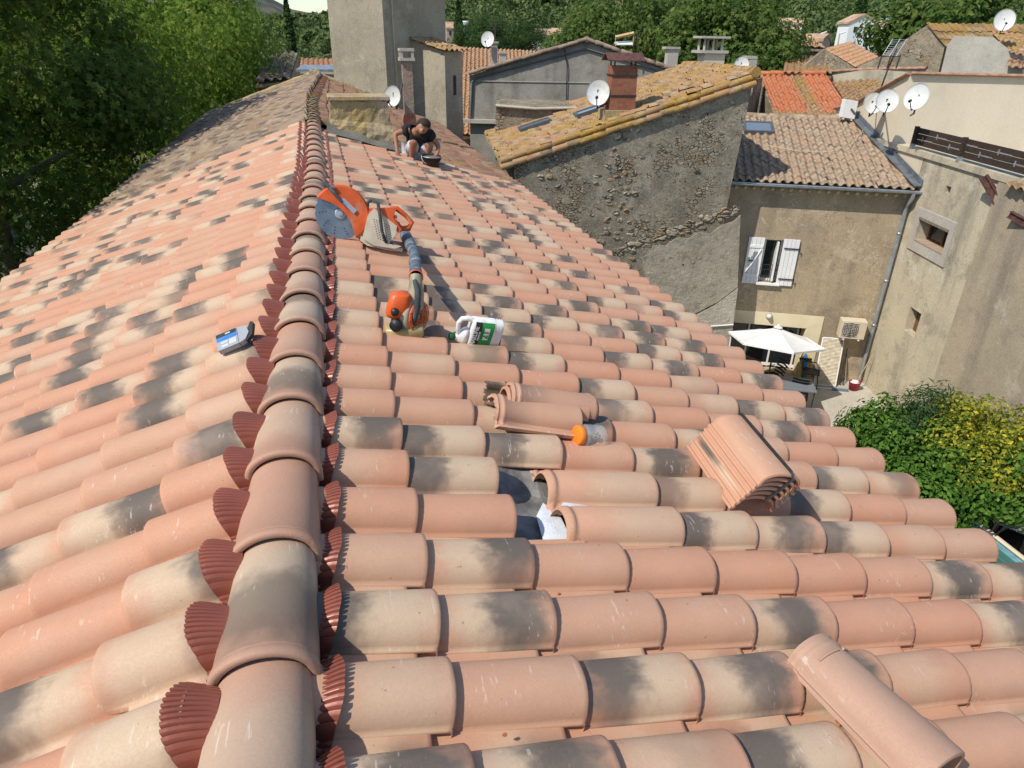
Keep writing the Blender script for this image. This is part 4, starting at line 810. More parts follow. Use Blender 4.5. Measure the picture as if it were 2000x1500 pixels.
mb = MB(); mb.lathe(t0_, nz(t1_-t0_), [(-.015, .037), (-.015, .041), (.012, .041), (.012, .037)], 18); mb.build('collar', m_or, tb)
# ---- cordless drill on the ridge ----
dp = surfR(np.array(.25), np.array(10.35), np.array(.11)); dl = thing('cordless_drill', dp, 'yellow and black cordless drill lying against the ridge', 'drill')
def dw_(px, py, n=0.): return aty(px, py, 10.35-n)
mb = MB(); mb.tube([dw_(636, 281), dw_(641, 281, .02), dw_(645, 283, .02), dw_(656, 287, .03)], [.015, .03, .034, .03], 10); mb.build('body', m_black, dl)
mb = MB(); mb.tube([dw_(640, 278), dw_(650, 282, .03)], .02, 8); mb.build('shell', plain('tool_yellow', (.75, .5, .02), .45, .1), dl)
mb = MB(); mb.tube([dw_(655, 287, .03), dw_(662, 289, .03)], .022, 8); mb.build('grip', m_black, dl)
mb = MB(); mb.box(dw_(667, 290, .03), (.1, .08, .085)); bt_ = mb.build('battery', m_black, dl, bevel=.01); mb = MB(); mb.box(dw_(662, 289, .035), (.035, .09, .1)); mb.build('battery_band', plain('tool_yellow', (.75, .5, .02)), bt_, bevel=.006)
# ---- packet on the left slope ----
k0 = onL(440, 690, .085); k1 = onL(493, 668, .085); kx_ = nz(k1-k0); fk = Fr(k0, kx_, nz(np.cross(NL, kx_))); 
if fk.z@NL < 0: fk.z = -fk.z; fk.y = -fk.y
w_ = np.linalg.norm(k1-k0)
pk = thing('tool_packet', k0, 'grey plastic packet with a blue stripe and black nozzle lying left of the ridge', 'packet')
mb = MB(); 
fk.z = nz(fk.z-fk.y*.5); fk.y = np.cross(fk.z, fk.x); m_pkg = plain('grey_packet', (.34, .36, .38), .4, .08)
mb.prism([fk(-.02, 0), fk(w_*.62, 0), fk(w_*.62, .1), fk(-.02, .1)], fk.z*.03); mb.build('packet_body', m_pkg, pk, bevel=.004)
mb = MB(); mb.prism([fk(w_*.63, 0), fk(w_*.86, .01), fk(w_*1.02, .045), fk(w_*.96, .09), fk(w_*.63, .1)], fk.z*.028); mb.build('packet_tip', m_pkg, pk, bevel=.004)
mb = MB(); mb.prism([fk(w_*.86, 0), fk(w_*1.1, .03), fk(w_*1.22, .1), fk(w_*1.12, .11), fk(w_*1.0, .08)], fk.z*.022); mb.build('nozzle', m_black, pk, bevel=.003)
mb = MB(); mb.prism([fk(-.018, .052), fk(w_*.6, .052), fk(w_*.6, .072), fk(-.018, .072)], fk.z*.0315); mb.build('blue_stripe', plain('blue_print', (.02, .2, .62), .4, .04), pk)
mb = MB(); mb.prism([fk(-.018, .075), fk(w_*.6, .075), fk(w_*.6, .097), fk(-.018, .097)], fk.z*.0313); mb.build('black_stripe', m_black, pk)
mb = MB()
for a, b, c_, d_ in ((.2, .38, .082, .09), (.02, .26, .03, .044), (.3, .56, .012, .044), (.02, .26, .008, .024)): mb.prism([fk(w_*a, c_), fk(w_*b, c_), fk(w_*b, d_), fk(w_*a, d_)], fk.z*.0317)
mb.build('printed_panels', plain('pale_print', (.5, .52, .54), .5, .03), pk)
# scraps of broken clay on the tiles
cr_ = np.random.default_rng(9)
for k, (x, y) in enumerate(((1515, 1282), (1637, 1412), (1470, 1283), (1232, 1165), (1092, 1162), (985, 1437))):
    p = onR(x, y, .006 if k < 3 else .01); mb = MB(); r_ = .012 if k < 2 else .006; ring = [p+UR*math.cos(a)*r_*cr_.uniform(.5, 1.3)+VR*math.sin(a)*r_*cr_.uniform(.4, 1) for a in np.linspace(0, 5.4, 6)]
    mb.prism(ring, NR*.007); o = mb.build('clay_chip', m_orange); tag(o, ['broken clay chip in the channel left of the loose ridge tile', 'clay chip beside the lower end of the loose ridge tile'][k] if k < 2 else 'tiny clay crumb lying in a tile channel', 'clay chip', 'clay chips on the tiles')
# ================= the man and his bucket =================
YP = float(onR(812, 320, .06)[1])+.05
def pp(px, py, dy=0.): return aty(px, py, YP+dy)
def skinned(name, mat, parent, pts, edges, rad, root=0, sub=2):
    me = bpy.data.meshes.new(name); me.from_pydata([tuple(p) for p in pts], edges, []); o = link(name, me, mat, parent)
    md = o.modifiers.new('skin', 'SKIN'); md.use_smooth_shade = True
    sv = me.skin_vertices[0].data
    for i, r_ in enumerate(rad): sv[i].radius = (r_, r_) if not isinstance(r_, tuple) else r_; sv[i].use_root = (i == root)
    s_ = o.modifiers.new('sub', 'SUBSURF'); s_.levels = sub; s_.render_levels = sub; return o
foot = pp(812, 320)
man = thing('person', foot, 'crouching man in a black t-shirt and pale shorts reaching towards a black bucket', 'person')
m_skin = plain('skin', (.33, .16, .095), .55, .12, 12); m_shirt = plain('black_cotton', (.018, .018, .02), .9, .3, 12); m_shorts = plain('pale_shorts', (.5, .5, .52), .85, .15, 7)
J = dict(pel=pp(813, 297, .28), spine=pp(812, 276, .2), chest=pp(815, 261, .06), neck=pp(817, 253, -.05), head=pp(826, 249, -.14), crown=pp(831, 244, -.17), chin=pp(822, 261, -.2), nose=pp(822, 257, -.255),
 shL=pp(795, 253, .06), elL=pp(771, 262, .05), wrL=pp(775, 288, -.05), haL=pp(776, 302, -.1), shR=pp(840, 264, -.02), elR=pp(856, 284, -.05), wrR=pp(855, 297, -.18), haR=pp(852, 304, -.22),
 hpL=pp(804, 298, .24), knL=pp(808, 275, -.14), anL=pp(803, 310, -.02), toL=pp(802, 317, -.17), hpR=pp(824, 298, .24), knR=pp(841, 280, -.14), anR=pp(831, 314, -.02), toR=pp(832, 321, -.16), mL=pp(806, 289, -.06), mR=pp(837, 296, -.06))
names = list(J); ix = {n: i for i, n in enumerate(names)}; pts = [J[n] for n in names]
E_ = [('pel', 'spine'), ('spine', 'chest'), ('chest', 'neck'), ('neck', 'head'), ('head', 'crown'), ('head', 'chin'), ('head', 'nose'), ('chest', 'shL'), ('shL', 'elL'), ('elL', 'wrL'), ('wrL', 'haL'), ('chest', 'shR'), ('shR', 'elR'), ('elR', 'wrR'), ('wrR', 'haR'), ('pel', 'hpL'), ('hpL', 'knL'), ('knL', 'mL'), ('mL', 'anL'), ('anL', 'toL'), ('pel', 'hpR'), ('hpR', 'knR'), ('knR', 'mR'), ('mR', 'anR'), ('anR', 'toR')]
rad = dict(pel=.12, spine=.1, chest=.09, neck=.05, head=.088, crown=.08, chin=.05, nose=.018, shL=.05, elL=.042, wrL=.028, haL=.03, shR=.05, elR=.042, wrR=.028, haR=.03, hpL=.09, knL=.058, anL=.036, toL=.035, hpR=.09, knR=.058, anR=.036, toR=.035, mL=.055, mR=.055)
edges = [(ix[a], ix[b]) for a, b in E_]; rl = [rad[n] for n in names]
for h_, w_n, dv in (('haL', 'wrL', 1), ('haR', 'wrR', -1)):          # five fingers each
    d = nz(J[h_]-J[w_n]); s_ = nz(np.cross(d, hcb))
    for k, (o_, l_) in enumerate(((-.026, .065), (-.009, .075), (.009, .07), (.025, .055), (-.045, .04))):
        a = J[h_]+s_*o_*.8+d*(.02 if k < 4 else -.01); pts += [a, a+d*l_*.5+s_*o_*.3+hcb*.01, a+d*l_+s_*o_*.2-hcb*.012]; n = len(pts); edges += [(ix[h_], n-3), (n-3, n-2), (n-2, n-1)]; rl += [.011, .0095, .008]
body = skinned('body', m_skin, man, pts, edges, rl)
def sub_skin(name, mat, ns, es, rr): idx = {n: i for i, n in enumerate(ns)}; return skinned(name, mat, man, [J[n] if isinstance(n, str) and n in J else EX[n] for n in ns], [(idx[a], idx[b]) for a, b in es], rr)
EX = {'slL': J['shL']*.5+J['elL']*.5, 'slR': J['shR']*.45+J['elR']*.55, 'tL': J['hpL']*.2+J['knL']*.8, 'tR': J['hpR']*.2+J['knR']*.8, 'nk': J['chest']*.25+J['neck']*.75}
sub_skin('t_shirt', m_shirt, ['spine', 'pel', 'chest', 'nk', 'shL', 'slL', 'shR', 'slR'], [('spine', 'pel'), ('spine', 'chest'), ('chest', 'nk'), ('chest', 'shL'), ('shL', 'slL'), ('chest', 'shR'), ('shR', 'slR')], [.165, .155, .17, .1, .1, .085, .1, .085])
sub_skin('shorts', m_shorts, ['pel', 'hpL', 'tL', 'hpR', 'tR'], [('pel', 'hpL'), ('hpL', 'tL'), ('pel', 'hpR'), ('hpR', 'tR')], [.16, .125, .1, .125, .1])
hd = J['head']; cr2 = J['crown']; upv = nz(cr2-hd+A3(0, .12, .25)); mb = MB(); fh = nz(hcb)
pr = [(-.02, .1), (.01, .104), (.05, .095), (.085, .062), (.1, .001)]
mb.lathe(hd*.5+cr2*.5+A3(0, .03, .012), upv, pr, 20); mb.build('hair', plain('dark_hair', (.03, .02, .014), .8, .3, 60, bump=.01), man)
mb = MB()
for s_ in (-1, 1): mb.lathe(J['head']+hr*.03*s_+(J['nose']-J['head'])*.48+A3(0, 0, .028), nz(J['nose']-J['head']), [(0, .012), (.006, .008), (.008, .001)], 8)
mb.build('eyes', m_black, man)
mb = MB()
for s_ in (-1, 1): mb.lathe(hd*.6+cr2*.4+hr*.088*s_+A3(0, 0, -.02), hr*s_, [(-.01, .02), (.008, .024), (.014, .012), (.014, .001)], 10)
mb.build('ears', m_skin, man)
m_shoe = plain('dusty_trainers', (.5, .45, .36), .8, .2)
for q in 'LR':
    mb = MB(); a, b = J['an'+q], J['to'+q]; d = nz(A3(b[0]-a[0], b[1]-a[1], 0)); f3 = Fr(a+A3(0, 0, -.075), d, A3(0, 0, 1))
    rbox(mb, Fr(a-d*.07+A3(0, 0, -.03), d, A3(0, 0, 1)), [(0, .0, 0, .03, .03), (.03, .01, 0, .045, .036), (.1, .0, 0, .04, .04), (.18, -.012, 0, .03, .046), (.25, -.018, 0, .022, .038), (.27, -.02, 0, .01, .02)], pw=2.5); mb.build('shoe', m_shoe, man)
bk0 = pp(842, 334, -.27); bk1 = pp(844, 304, -.27); hB = np.linalg.norm(bk1-bk0)
bkt = thing('bucket', bk0, 'black mortar bucket with a wire handle in front of the crouching man', 'bucket')
mb = MB(); mb.lathe(bk0, (.05, -.08, 1), [(0, .001), (0, .105), (hB*.5, .125), (hB-.02, .14), (hB-.02, .15), (hB, .15), (hB, .138), (hB*.5, .12), (.02, .1)], 28); mb.build('pail', m_black, bkt)
mb = MB(); mb.lathe(bk0+A3(.05, -.08, 1)*hB*.88, (.05, -.08, 1), [(0, .13), (.01, .08), (.02, .001)], 20); mb.build('mortar', m_mortar, bkt)
mb = MB(); tp = bk0+A3(.05, -.08, 1)*hB; mb.tube([tp+hr*.15*math.cos(a)+A3(0, 0, -.0)-A3(0, 0, 1)*.12*math.sin(a)+hcb*.1*math.sin(a) for a in np.linspace(0, PI, 14)], .005, 5); mb.lathe(tp, (.05, -.08, 1), [(-.004, .15), (-.004, .153), (.004, .153), (.004, .15)], 28); mb.build('handle', m_zinc, bkt)
# ================= masonry stack beside the ridge =================
YS = 11.5
ms = thing('masonry_stack', surfR(np.array(.8), np.array(YS), np.array(0.)), 'low lichened masonry chimney stack with a stone slab, beside the ridge', 'chimney stack')
A_, B_, C_, D_ = aty(645, 300, YS), aty(786, 335, YS), aty(756, 197, YS), aty(645, 197, YS)
n1, n2 = 14, 12; sr_ = np.random.default_rng(2)
mb = MB(); dpth = A3(0, .62, 0); V = []
def edge(t, s_): a = A_+(B_-A_)*t; b = D_+(C_-D_)*t; return a+(b-a)*s_
for j in range(n2+1):
    for i in range(n1+1):
        t, s_ = i/n1, j/n2; p = edge(t, s_); rgh = (.045 if s_ < .55 else .02); p = p+A3(0, -.05*(s_ < .62)*(1-.3*s_)-sr_.random()*rgh, 0)+A3(sr_.normal(0, .008), 0, sr_.normal(0, .006)); V.append(p)
k = len(V); V += [edge(t/n1, s_/n2)+dpth for s_ in range(n2+1) for t in range(n1+1)]
f_ = lambda o: [(o+j*(n1+1)+i, o+j*(n1+1)+i+1, o+(j+1)*(n1+1)+i+1, o+(j+1)*(n1+1)+i) for j in range(n2) for i in range(n1)]
F_ = f_(0)+[q[::-1] for q in f_(k)]
for j in range(n2):
    for i in (0, n1): a = j*(n1+1)+i; F_.append((a, a+n1+1, a+n1+1+k, a+k))
for i in range(n1): a = n2*(n1+1)+i; F_.append((a, a+1, a+1+k, a+k))
mb.add(V, F_, 0, False); mb.build('masonry', m_lichwall, ms)
mb = MB(); mb.box((C_+D_)/2+A3(-.0, .3, .035), (np.linalg.norm(C_-D_)+.08, .7, .06)); mb.build('slab', m_lichwall, ms, bevel=.01)
mb = MB(); V = []
for i in range(13):
    t = i/12; a = edge(t, 0)+A3(0, -.06, 0); g0 = surfR(np.array(max(0, (a[0]-.1)/math.cos(ALR))), np.array(YS-.32-.03*math.sin(i)), np.array(.05)); g1 = surfR(np.array(max(0, (a[0]-.1)/math.cos(ALR))), np.array(YS-.05), np.array(.11+.03*math.cos(i*1.3)+.04*(1-t)))
    V += [g0+A3(0, 0, .0), g0*.5+g1*.5+A3(0, .03, -.01*math.sin(i*2)), g1+A3(0, .06, 0)]
mb.add(V, [(i*3+j, (i+1)*3+j, (i+1)*3+j+1, i*3+j+1) for i in range(12) for j in range(2)], 0, True); mb.build('mortar_fillet', m_mortar, ms)
# slim brick chimney further back
YC = 14.6; cbz = surfR(np.array(1.55), np.array(YC), np.array(0.)); ca, cb2 = aty(781, 100, YC), aty(805, 100, YC); cw = (cb2[0]-ca[0]); cxm = (ca[0]+cb2[0])/2; zt2 = aty(793, 118, YC)[2]; zt3 = aty(793, 97, YC)[2]
sch = thing('chimney', (cxm, YC, cbz[2]), 'slim tall brick chimney with a concrete cap standing in front of the tower', 'chimney', 'rooftop chimneys')
m_oldbrick = wallmat('old_brick', (.34, .22, .16), (.3, .26, .21), (.2, .16, .12), .5, 3, .02, light=(.42, .12, .07), grain=30)
mb = MB(); mb.box((cxm, YC, (cbz[2]-.2+zt2)/2), (cw*.8, cw*.8, zt2-cbz[2]+.2)); mb.build('stack', m_oldbrick, sch)
mb = MB(); mb.box((cxm, YC, zt2+.02), (cw*1.25, cw*1.25, .05)); 
for x in (-1, 1):
    for y in (-1, 1): mb.box((cxm+x*cw*.45, YC+y*cw*.45, (zt2+zt3)/2), (.05, .05, zt3-zt2))
mb.box((cxm, YC, zt3), (cw*1.2, cw*1.2, .05)); mb.build('cap', m_conc, sch)
mb = MB(); mb.lathe((cxm, YC, cbz[2]-.1), (0, 0, 1), [(0, cw*.75), (.2, cw*.62), (.36, cw*.5), (.37, .01)], 10); mb.build('flashing', plain('terracotta_patch', (.4, .13, .07), .85, .3, 6), sch)
dish(aty(768, 188, YC-.25), nz(azv(215)+up3*.15), .19, 'small white dish beside the slim brick chimney', mast=(cxm-cw*.3, YC, cbz[2]+.9))
def hz(x, y):
    d = np.hypot(x, y); a = np.degrees(np.arctan2(x, y))
    top = np.interp(a, [-40, -12, -8, -3, 1, 6, 14, 25, 35, 50, 60], [22, 26, 26, 27, 30, 62, 105, 115, 110, 120, 100]); r0 = np.interp(a, [-40, 0, 10, 20, 35, 60], [320, 300, 120, 110, 75, 75])
    t = np.clip((d-r0)/(900-r0*.5), 0, 1); return GZ-.3+top*t**1.1+3.5*np.sin(x*.021+y*.013)*t+2.5*np.sin(x*.05-y*.037)*np.clip(t*4, 0, 1)
# ================= tower =================
m_dark = m_grey
TL0 = atd(646, 80, 24); dA = azv(140); dB = azv(50)
def along(P, d, px, py):          # distance along horizontal direction d from P where the ray px,py meets the vertical plane
    n = np.cross(d, up3); q = pl(px, py, P, n); return (q-P)@d
tA = along(TL0, dA, 751, 80); M0 = TL0+dA*tA; tB = along(M0, dB, 870, 50)
tow = thing('tower', dn(M0), 'tall square rendered tower rising above the far end of the ridge', 'tower'); zT = 2.75
mb = MB(); q = [TL0, M0, M0+dB*tB, TL0+dB*tB]; mb.prism([dn(p) for p in q], A3(0, 0, zT-GZ)); mb.build('wall', m_tower, tow)
mb = MB(); mb.prism([dn(p, zT) for p in (TL0-dA*.2-dB*.2, M0+dA*.2-dB*.2, M0+dB*(tB+.2)+dA*.2, TL0+dB*(tB+.2)-dA*.2)], A3(0, 0, .12)); mb.build('coping', m_conc, tow)
mb = MB(); a = M0+dB*(tB*.12)+dA*.06; mb.tube([dn(a, 1.2), dn(a, 2.9), dn(a, 3.1)], .018, 6); mb.tube([dn(a, 3.3)+dA*.0, dn(a, 3.3)+dA*.5+dB*.3], .012, 6)
at_ = thing('antenna', dn(a, 1.2), 'thin pale aerial mast against the shaded face of the tower', 'antenna', 'rooftop antennas'); mb.build('mast', m_beige, at_)
mb = MB()
for k in range(6): p = dn(a, 3.05+.1*k)+dA*.0; mb.tube([p-hr*.0+A3(.05, -.05, 0), p+A3(.45-.03*k, -.1, 0)], .006, 5)
mb.tube([dn(a, 3.0)+A3(.25, -.06, 0), dn(a, 3.65)+A3(.2, -.06, 0)], .008, 5); mb.build('elements', m_dkmetal, at_)
mb = MB(); mb.tube([dn(a+dB*.02+dA*.0, z)+dB*.02*math.sin(z*5)+dB*.03*(3-z)*.0 for z in np.linspace(-.6, 1.2, 8)], .012, 5); tag(mb.build('cable', m_beige), 'pale cable hanging down the shaded tower face', 'cable')
t0c = along(M0, dB, 808, 150); CA = M0+dB*t0c; sA = along(CA, dA, 871, 200); CB = CA+dA*sA; sD = max(.5, along(CB, dB, 904, 200)); CC = CB+dB*sD
zc0 = pl(838, 78, CA, np.cross(dA, up3))[2]; zc1 = pl(870, 90, CA, np.cross(dA, up3))[2]

anx = thing('tower_annex', dn(CB), 'narrow rendered annex leaning on the tower with a small tiled roof', 'building')
mb = MB(); W4 = CA+dB*(sD); mb.prism([dn(CA), dn(CB), dn(CC), dn(W4)], A3(0, 0, zc1-.15-GZ)); mb.add([dn(CA, zc1-.15), dn(CB, zc1-.15), dn(CA, zc0), dn(W4, zc1-.15), dn(CC, zc1-.15), dn(W4, zc0)], [(0, 1, 2), (3, 5, 4), (0, 2, 5, 3), (1, 4, 5, 2)])
mb.build('wall', m_tower, anx)
eA, eB = dn(CB+dA*.15-dB*.15, zc1-.12), dn(CC+dA*.15+dB*.2, zc1-.12); canal('roof', eA, eB, dn(CA, zc0)-dn(CB+dA*.15, zc1-.12)+up3*.05, m_lich, anx, pl_=.36, h=.06, seed=9)
mb = MB(); p = CB+dB*sD*.45+dA*.01; mb.prism([dn(p, -.2), dn(p+dB*.12, -.2), dn(p+dB*.12, .35), dn(p, .35)], dA*.01); mb.build('slit_window', m_black, anx)
# ================= right-hand buildings =================
G1 = atz(1684, 748, GZ); G2 = atz(1745, 812, GZ); wd = nz(G2-G1); wn = np.cross(wd, up3); wn = wn if wn@(CAM-G1) > 0 else -wn; K0 = dn(G1, ZG)
def wp(px, py, off=0.): return pl(px, py, K0+wn*off, wn)
WM4 = Matrix([list(wd), list(wn), [0, 0, 1]]).transposed().to_4x4()
zP = wp(1822, 300)[2]; Kc = wp(1757, 283)
dwl = thing('terrace_house', K0, 'tall stained wall with small windows below the fenced terrace, right edge', 'house', 'old village houses')
C0 = wp(1770, 200); sC = (C0-K0)@wd        # corner where the beige house begins (behind facade line)
def WQ(s_, z, o=0.): return K0+wd*s_+wn*o+A3(0, 0, z-K0[2])
def wsz(px, py, off=0.): p = wp(px, py, off); return ((p-K0)@wd, p[2])
hs = []
s_a, z_a = wsz(1799, 425); s_b, z_b = wsz(1858, 447); s_c, z_c = wsz(1836, 494); W1 = (s_a+.02, s_b, z_c, (z_a+z_b)/2); 
s_a, z_a = wsz(1778, 600); s_b, z_b = wsz(1800, 612); s_c, z_c = wsz(1786, 660); W2 = (s_a, s_b, z_c, (z_a+z_b)/2)
s_a, z_a = wsz(1848, 362); s_b, z_b = wsz(1858, 366); s_c, z_c = wsz(1856, 380); W3 = (s_a, s_b, z_c, z_a)
mb = MB(); xs = sorted({-.0, 9., *[h[0] for h in (W1, W2, W3)], *[h[1] for h in (W1, W2, W3)]}); zs = sorted({GZ-.3, zP-.12, *[h[2] for h in (W1, W2, W3)], *[h[3] for h in (W1, W2, W3)]})
for a, b in zip(xs[:-1], xs[1:]):
    for c, d in zip(zs[:-1], zs[1:]):
        if not any(h[0] <= (a+b)/2 <= h[1] and h[2] <= (c+d)/2 <= h[3] for h in (W1, W2, W3)): mb.quad(WQ(a, c), WQ(b, c), WQ(b, d), WQ(a, d))
for h in (W1, W2, W3):
    a, b, c, d = h; q = [WQ(a, c), WQ(b, c), WQ(b, d), WQ(a, d)]; q2 = [p-wn*.4 for p in q]
    for i in range(4): mb.quad(q[i], q[(i+1) % 4], q2[(i+1) % 4], q2[i])
    mb.quad(*q2)
mb.prism([WQ(-.02, GZ), WQ(-.02, zP-.12), WQ(-.02, zP-.12, -5), WQ(-.02, GZ, -5)], -wd*.02); mb.quad(WQ(9, GZ), WQ(9, zP-.12), WQ(9, zP-.12, -5), WQ(9, GZ, -5))
mb.build('wall', m_dw, dwl, recalc=False)
mb = MB(); mb.prism([WQ(-3.2, zP-.14, .06), WQ(9, zP-.14, .06), WQ(9, zP-.14, -.3), WQ(-3.2, zP-.14, -.3)], A3(0, 0, .14)); mb.build('parapet', m_dw, dwl)
mb = MB(); mb.prism([WQ(-3.2, zP-.3, -.3), WQ(9, zP-.3, -.3), WQ(9, zP-.3, -5), WQ(-3.2, zP-.3, -5)], A3(0, 0, .12)); mb.build('terrace_floor', m_conc, dwl)
sx, sz = wsz(1905, 600); mb = MB(); s0_ = wsz(1958, 352)[0]; mb.prism([WQ(s0_, GZ), WQ(9, GZ), WQ(9, zP-.16), WQ(s0_, zP-.16)], wn*.07); tag(mb.build('wall', wallmat('stained_render_pale', (.45, .36, .24), (.38, .31, .21), (.15, .13, .1), .4, .6, .01, light=(.5, .45, .36), streak=.5), dwl), 'slightly projecting wall panel at the right edge')
# window surround and frame
mb = MB(); a, b, c, d = W1; w = .17
for A_b in ((a-w*1.3, a, c-w*1.5, d+w*1.2), (b, b+w*1.1, c-w*1.5, d+w*1.2), (a, b, d, d+w*1.2), (a, b, c-w*1.5, c)): mb.box(WQ((A_b[0]+A_b[1])/2, (A_b[2]+A_b[3])/2, .015), (A_b[1]-A_b[0], .05, A_b[3]-A_b[2]), M=WM4)
w1_ = mb.build('window_surround', m_conc, dwl)
mb = MB(); m_br = plain('brown_wood', (.16, .075, .03), .6, .2)
for A_b in ((a, a+.06, c, d), (b-.06, b, c, d), (a, b, c, c+.06), (a, b, d-.06, d), ((a+b)/2-.03, (a+b)/2+.03, c, d)): mb.box(WQ((A_b[0]+A_b[1])/2, (A_b[2]+A_b[3])/2, -.3), (A_b[1]-A_b[0], .05, A_b[3]-A_b[2]), M=WM4)
wf = mb.build('window_frame', m_br, dwl); mb = MB(); mb.box(WQ((a+b)/2, (c+d)/2, -.31), (b-a-.1, .01, d-c-.1), M=WM4); mb.build('pane', m_glass, wf)
mb = MB(); mb.box(WQ((a+b)/2, c+.015, -.1), (b-a, .3, .03), M=WM4); mb.build('sill', plain('worn_sill', (.4, .3, .22), .8), wf); mb = MB(); mb.box(WQ((a+b)/2, d-.03, -.04), (b-a, .2, .06), M=WM4); mb.build('lintel', plain('grey_timber', (.2, .17, .13), .9, .3, 18), wf)
a, b, c, d = W2; mb = MB(); mb.box(WQ((a+b)/2, (c+d)/2, -.25), (b-a-.02, .05, d-c-.02), M=WM4); mb.build('slit_shutter', m_br, dwl)
# rusted beams and the roof corner sticking out at the right edge
def beam(p, q, r, lab):
    mb = MB(); d = nz(q-p); s_ = nz(np.cross(d, up3)); u = np.cross(s_, d); Mx = Matrix([list(d), list(s_), list(u)]).transposed().to_4x4(); L = np.linalg.norm(q-p); c = (p+q)/2
    mb.box(c+u*r, (L, r*1.6, r*.25), M=Mx); mb.box(c-u*r, (L, r*1.6, r*.25), M=Mx); mb.box(c, (L, r*.3, r*1.75), M=Mx); o = mb.build('iron_beam', m_rust, dwl); tag(o, lab)
beam(wp(1952, 405)-wn*.05, wp(1921, 345, .25), .07, 'steep rusted iron beam end'); beam(wp(2020, 445), wp(1972, 418, .2), .06, 'rusted iron beam stub at the right edge')
mb = MB()
ra = wp(1965, 345, .25); 
canal('roof_corner', ra+A3(0, 0, -.15), ra+wd*1.6+A3(0, 0, -.15), -wn*.9+up3*.25, m_lich, dwl, pl_=.3, seed=14)
# beige house on the terrace
bg_ = thing('beige_house', C0, 'smooth pale beige rendered house above the terrace at the right', 'house', 'old village houses')
bd = wn*-1.; Ct = wp(1779, 143); zR = Ct[2]; SB = (Ct-K0)@wd; Rn = fn
Rp = WQ(SB, zR); Re = pl(2060, 140, Rp, Rn); bb = nz(Re-Rp); bb[2] = 0; bb = nz(bb)
mb = MB(); zb_ = zP-.3; e1_ = dn(Rp, zb_); mb.prism([e1_, dn(Rp+bb*8, zb_), dn(Rp+bb*8, zR), Rp], -Rn*.3)
L0 = wp(1676, 200); sl0 = (L0-K0)@wd; mb.prism([WQ(sl0-1.5, GZ), WQ(-.03, GZ), WQ(-.03, zP-.1), WQ(SB, zP-.1), WQ(SB, zR), WQ(sl0, L0[2]), WQ(sl0-1.5, L0[2]-.3)], -wn*.3)
mb.prism([WQ(sl0-1.5, GZ, -.3), WQ(sl0-1.5, L0[2]-.3, -.3), WQ(sl0-1.5, L0[2]-.3, -8), WQ(sl0-1.5, GZ, -8)], wd*.3); mb.build('wall', m_beige, bg_)
mb = MB(); mb.tube([Rp+Rn*.02, Rp+bb*8+Rn*.02], .07, 6, sq=(.6, 1.6)); mb.tube([WQ(SB, zR, .02), WQ(sl0, L0[2], .02), WQ(sl0-1.5, L0[2]-.3, .02)], .07, 6, sq=(.6, 1.6)); mb.build('coping_tiles', m_oldred if False else plain('coping_clay', (.36, .2, .13), .85, .3, 5), bg_)
# lead flashing where the brown-tiled roof meets the party wall
dF = nz(np.cross(rn, wn)); dF = dF if dF@(-fn) > 0 else -dF; E0 = FQ(0, ZG+.02, .28); P0 = E0+fx*(((K0-E0)@wn)/(fx@wn)); P1 = P0+dF*(dpt/(dF@(-fn)))
sF = nz(np.cross(dF, rn)); sF = sF if sF@fx < 0 else -sF; mb = MB(); mb.prism([P0+rn*.07, P0+sF*.2+rn*.07, P1+sF*.2+rn*.07, P1+rn*.07], rn*.03); mb.prism([P0+wn*.02+rn*.06, P1+wn*.02+rn*.06, P1+wn*.02+rn*.06+up3*.17, P0+wn*.02+rn*.06+up3*.17], wn*.015)
mb.build('lead_flashing', m_lead, yard)
# timber fence on the parapet
fe = thing('fence', WQ(1, zP), 'dark stained wooden plank fence with metal brackets along the terrace edge', 'fence')
sF0 = wsz(1790, 262)[0]; hF = .42; mb = MB(); m_dw2 = plain('dark_planks', (.045, .028, .02), .75, .35, 22, bump=.004)
for k in range(3): mb.box(WQ((sF0+8.5)/2, zP+.08+hF/3*(k+.5), -.03), (8.5-sF0, .03, hF/3-.012), M=WM4)
mb.build('planks', m_dw2, fe)
for s_ in (sF0, wsz(1882, 290)[0], wsz(1882, 290)[0]+1.9*1.6):
    mb = MB(); mb.box(WQ(s_, zP+.06+hF*.55, .02), (.09, .09, hF*1.12), M=WM4); po = mb.build('post', m_dw2, fe); mb = MB(); mb.box(WQ(s_, zP+.05, .02), (.1, .1, .12), M=WM4); mb.build('post_shoe', m_zinc, po)
mb = MB()
for k in range(8): s_ = sF0+.35+k*.62; z = zP+.1+hF/3*(1+k % 2); mb.box(WQ(s_, z, -.005), (.02, .02, .12), M=WM4); mb.box(WQ(s_+.2, z, -.008), (.5, .012, .012), M=WM4)
mb.build('brackets', m_zinc, fe)
# dishes on the party wall
dd0 = wp(1722, 197, .45); dish(wp(1704, 202, .5), nz(azv(200)+up3*.35), .28, 'rear of the two overlapping white dishes on the beige party wall', mast=wp(1712, 216, 0)); dish(wp(1732, 198, .75), nz(azv(212)+up3*.35), .29, 'front of the two overlapping white dishes on the beige party wall', mast=wp(1728, 220, 0)); dish(wp(1792, 190, .55), nz(azv(245)+up3*.3), .31, 'white dish turned sideways at the corner of the beige house', mast=wp(1778, 226, 0))
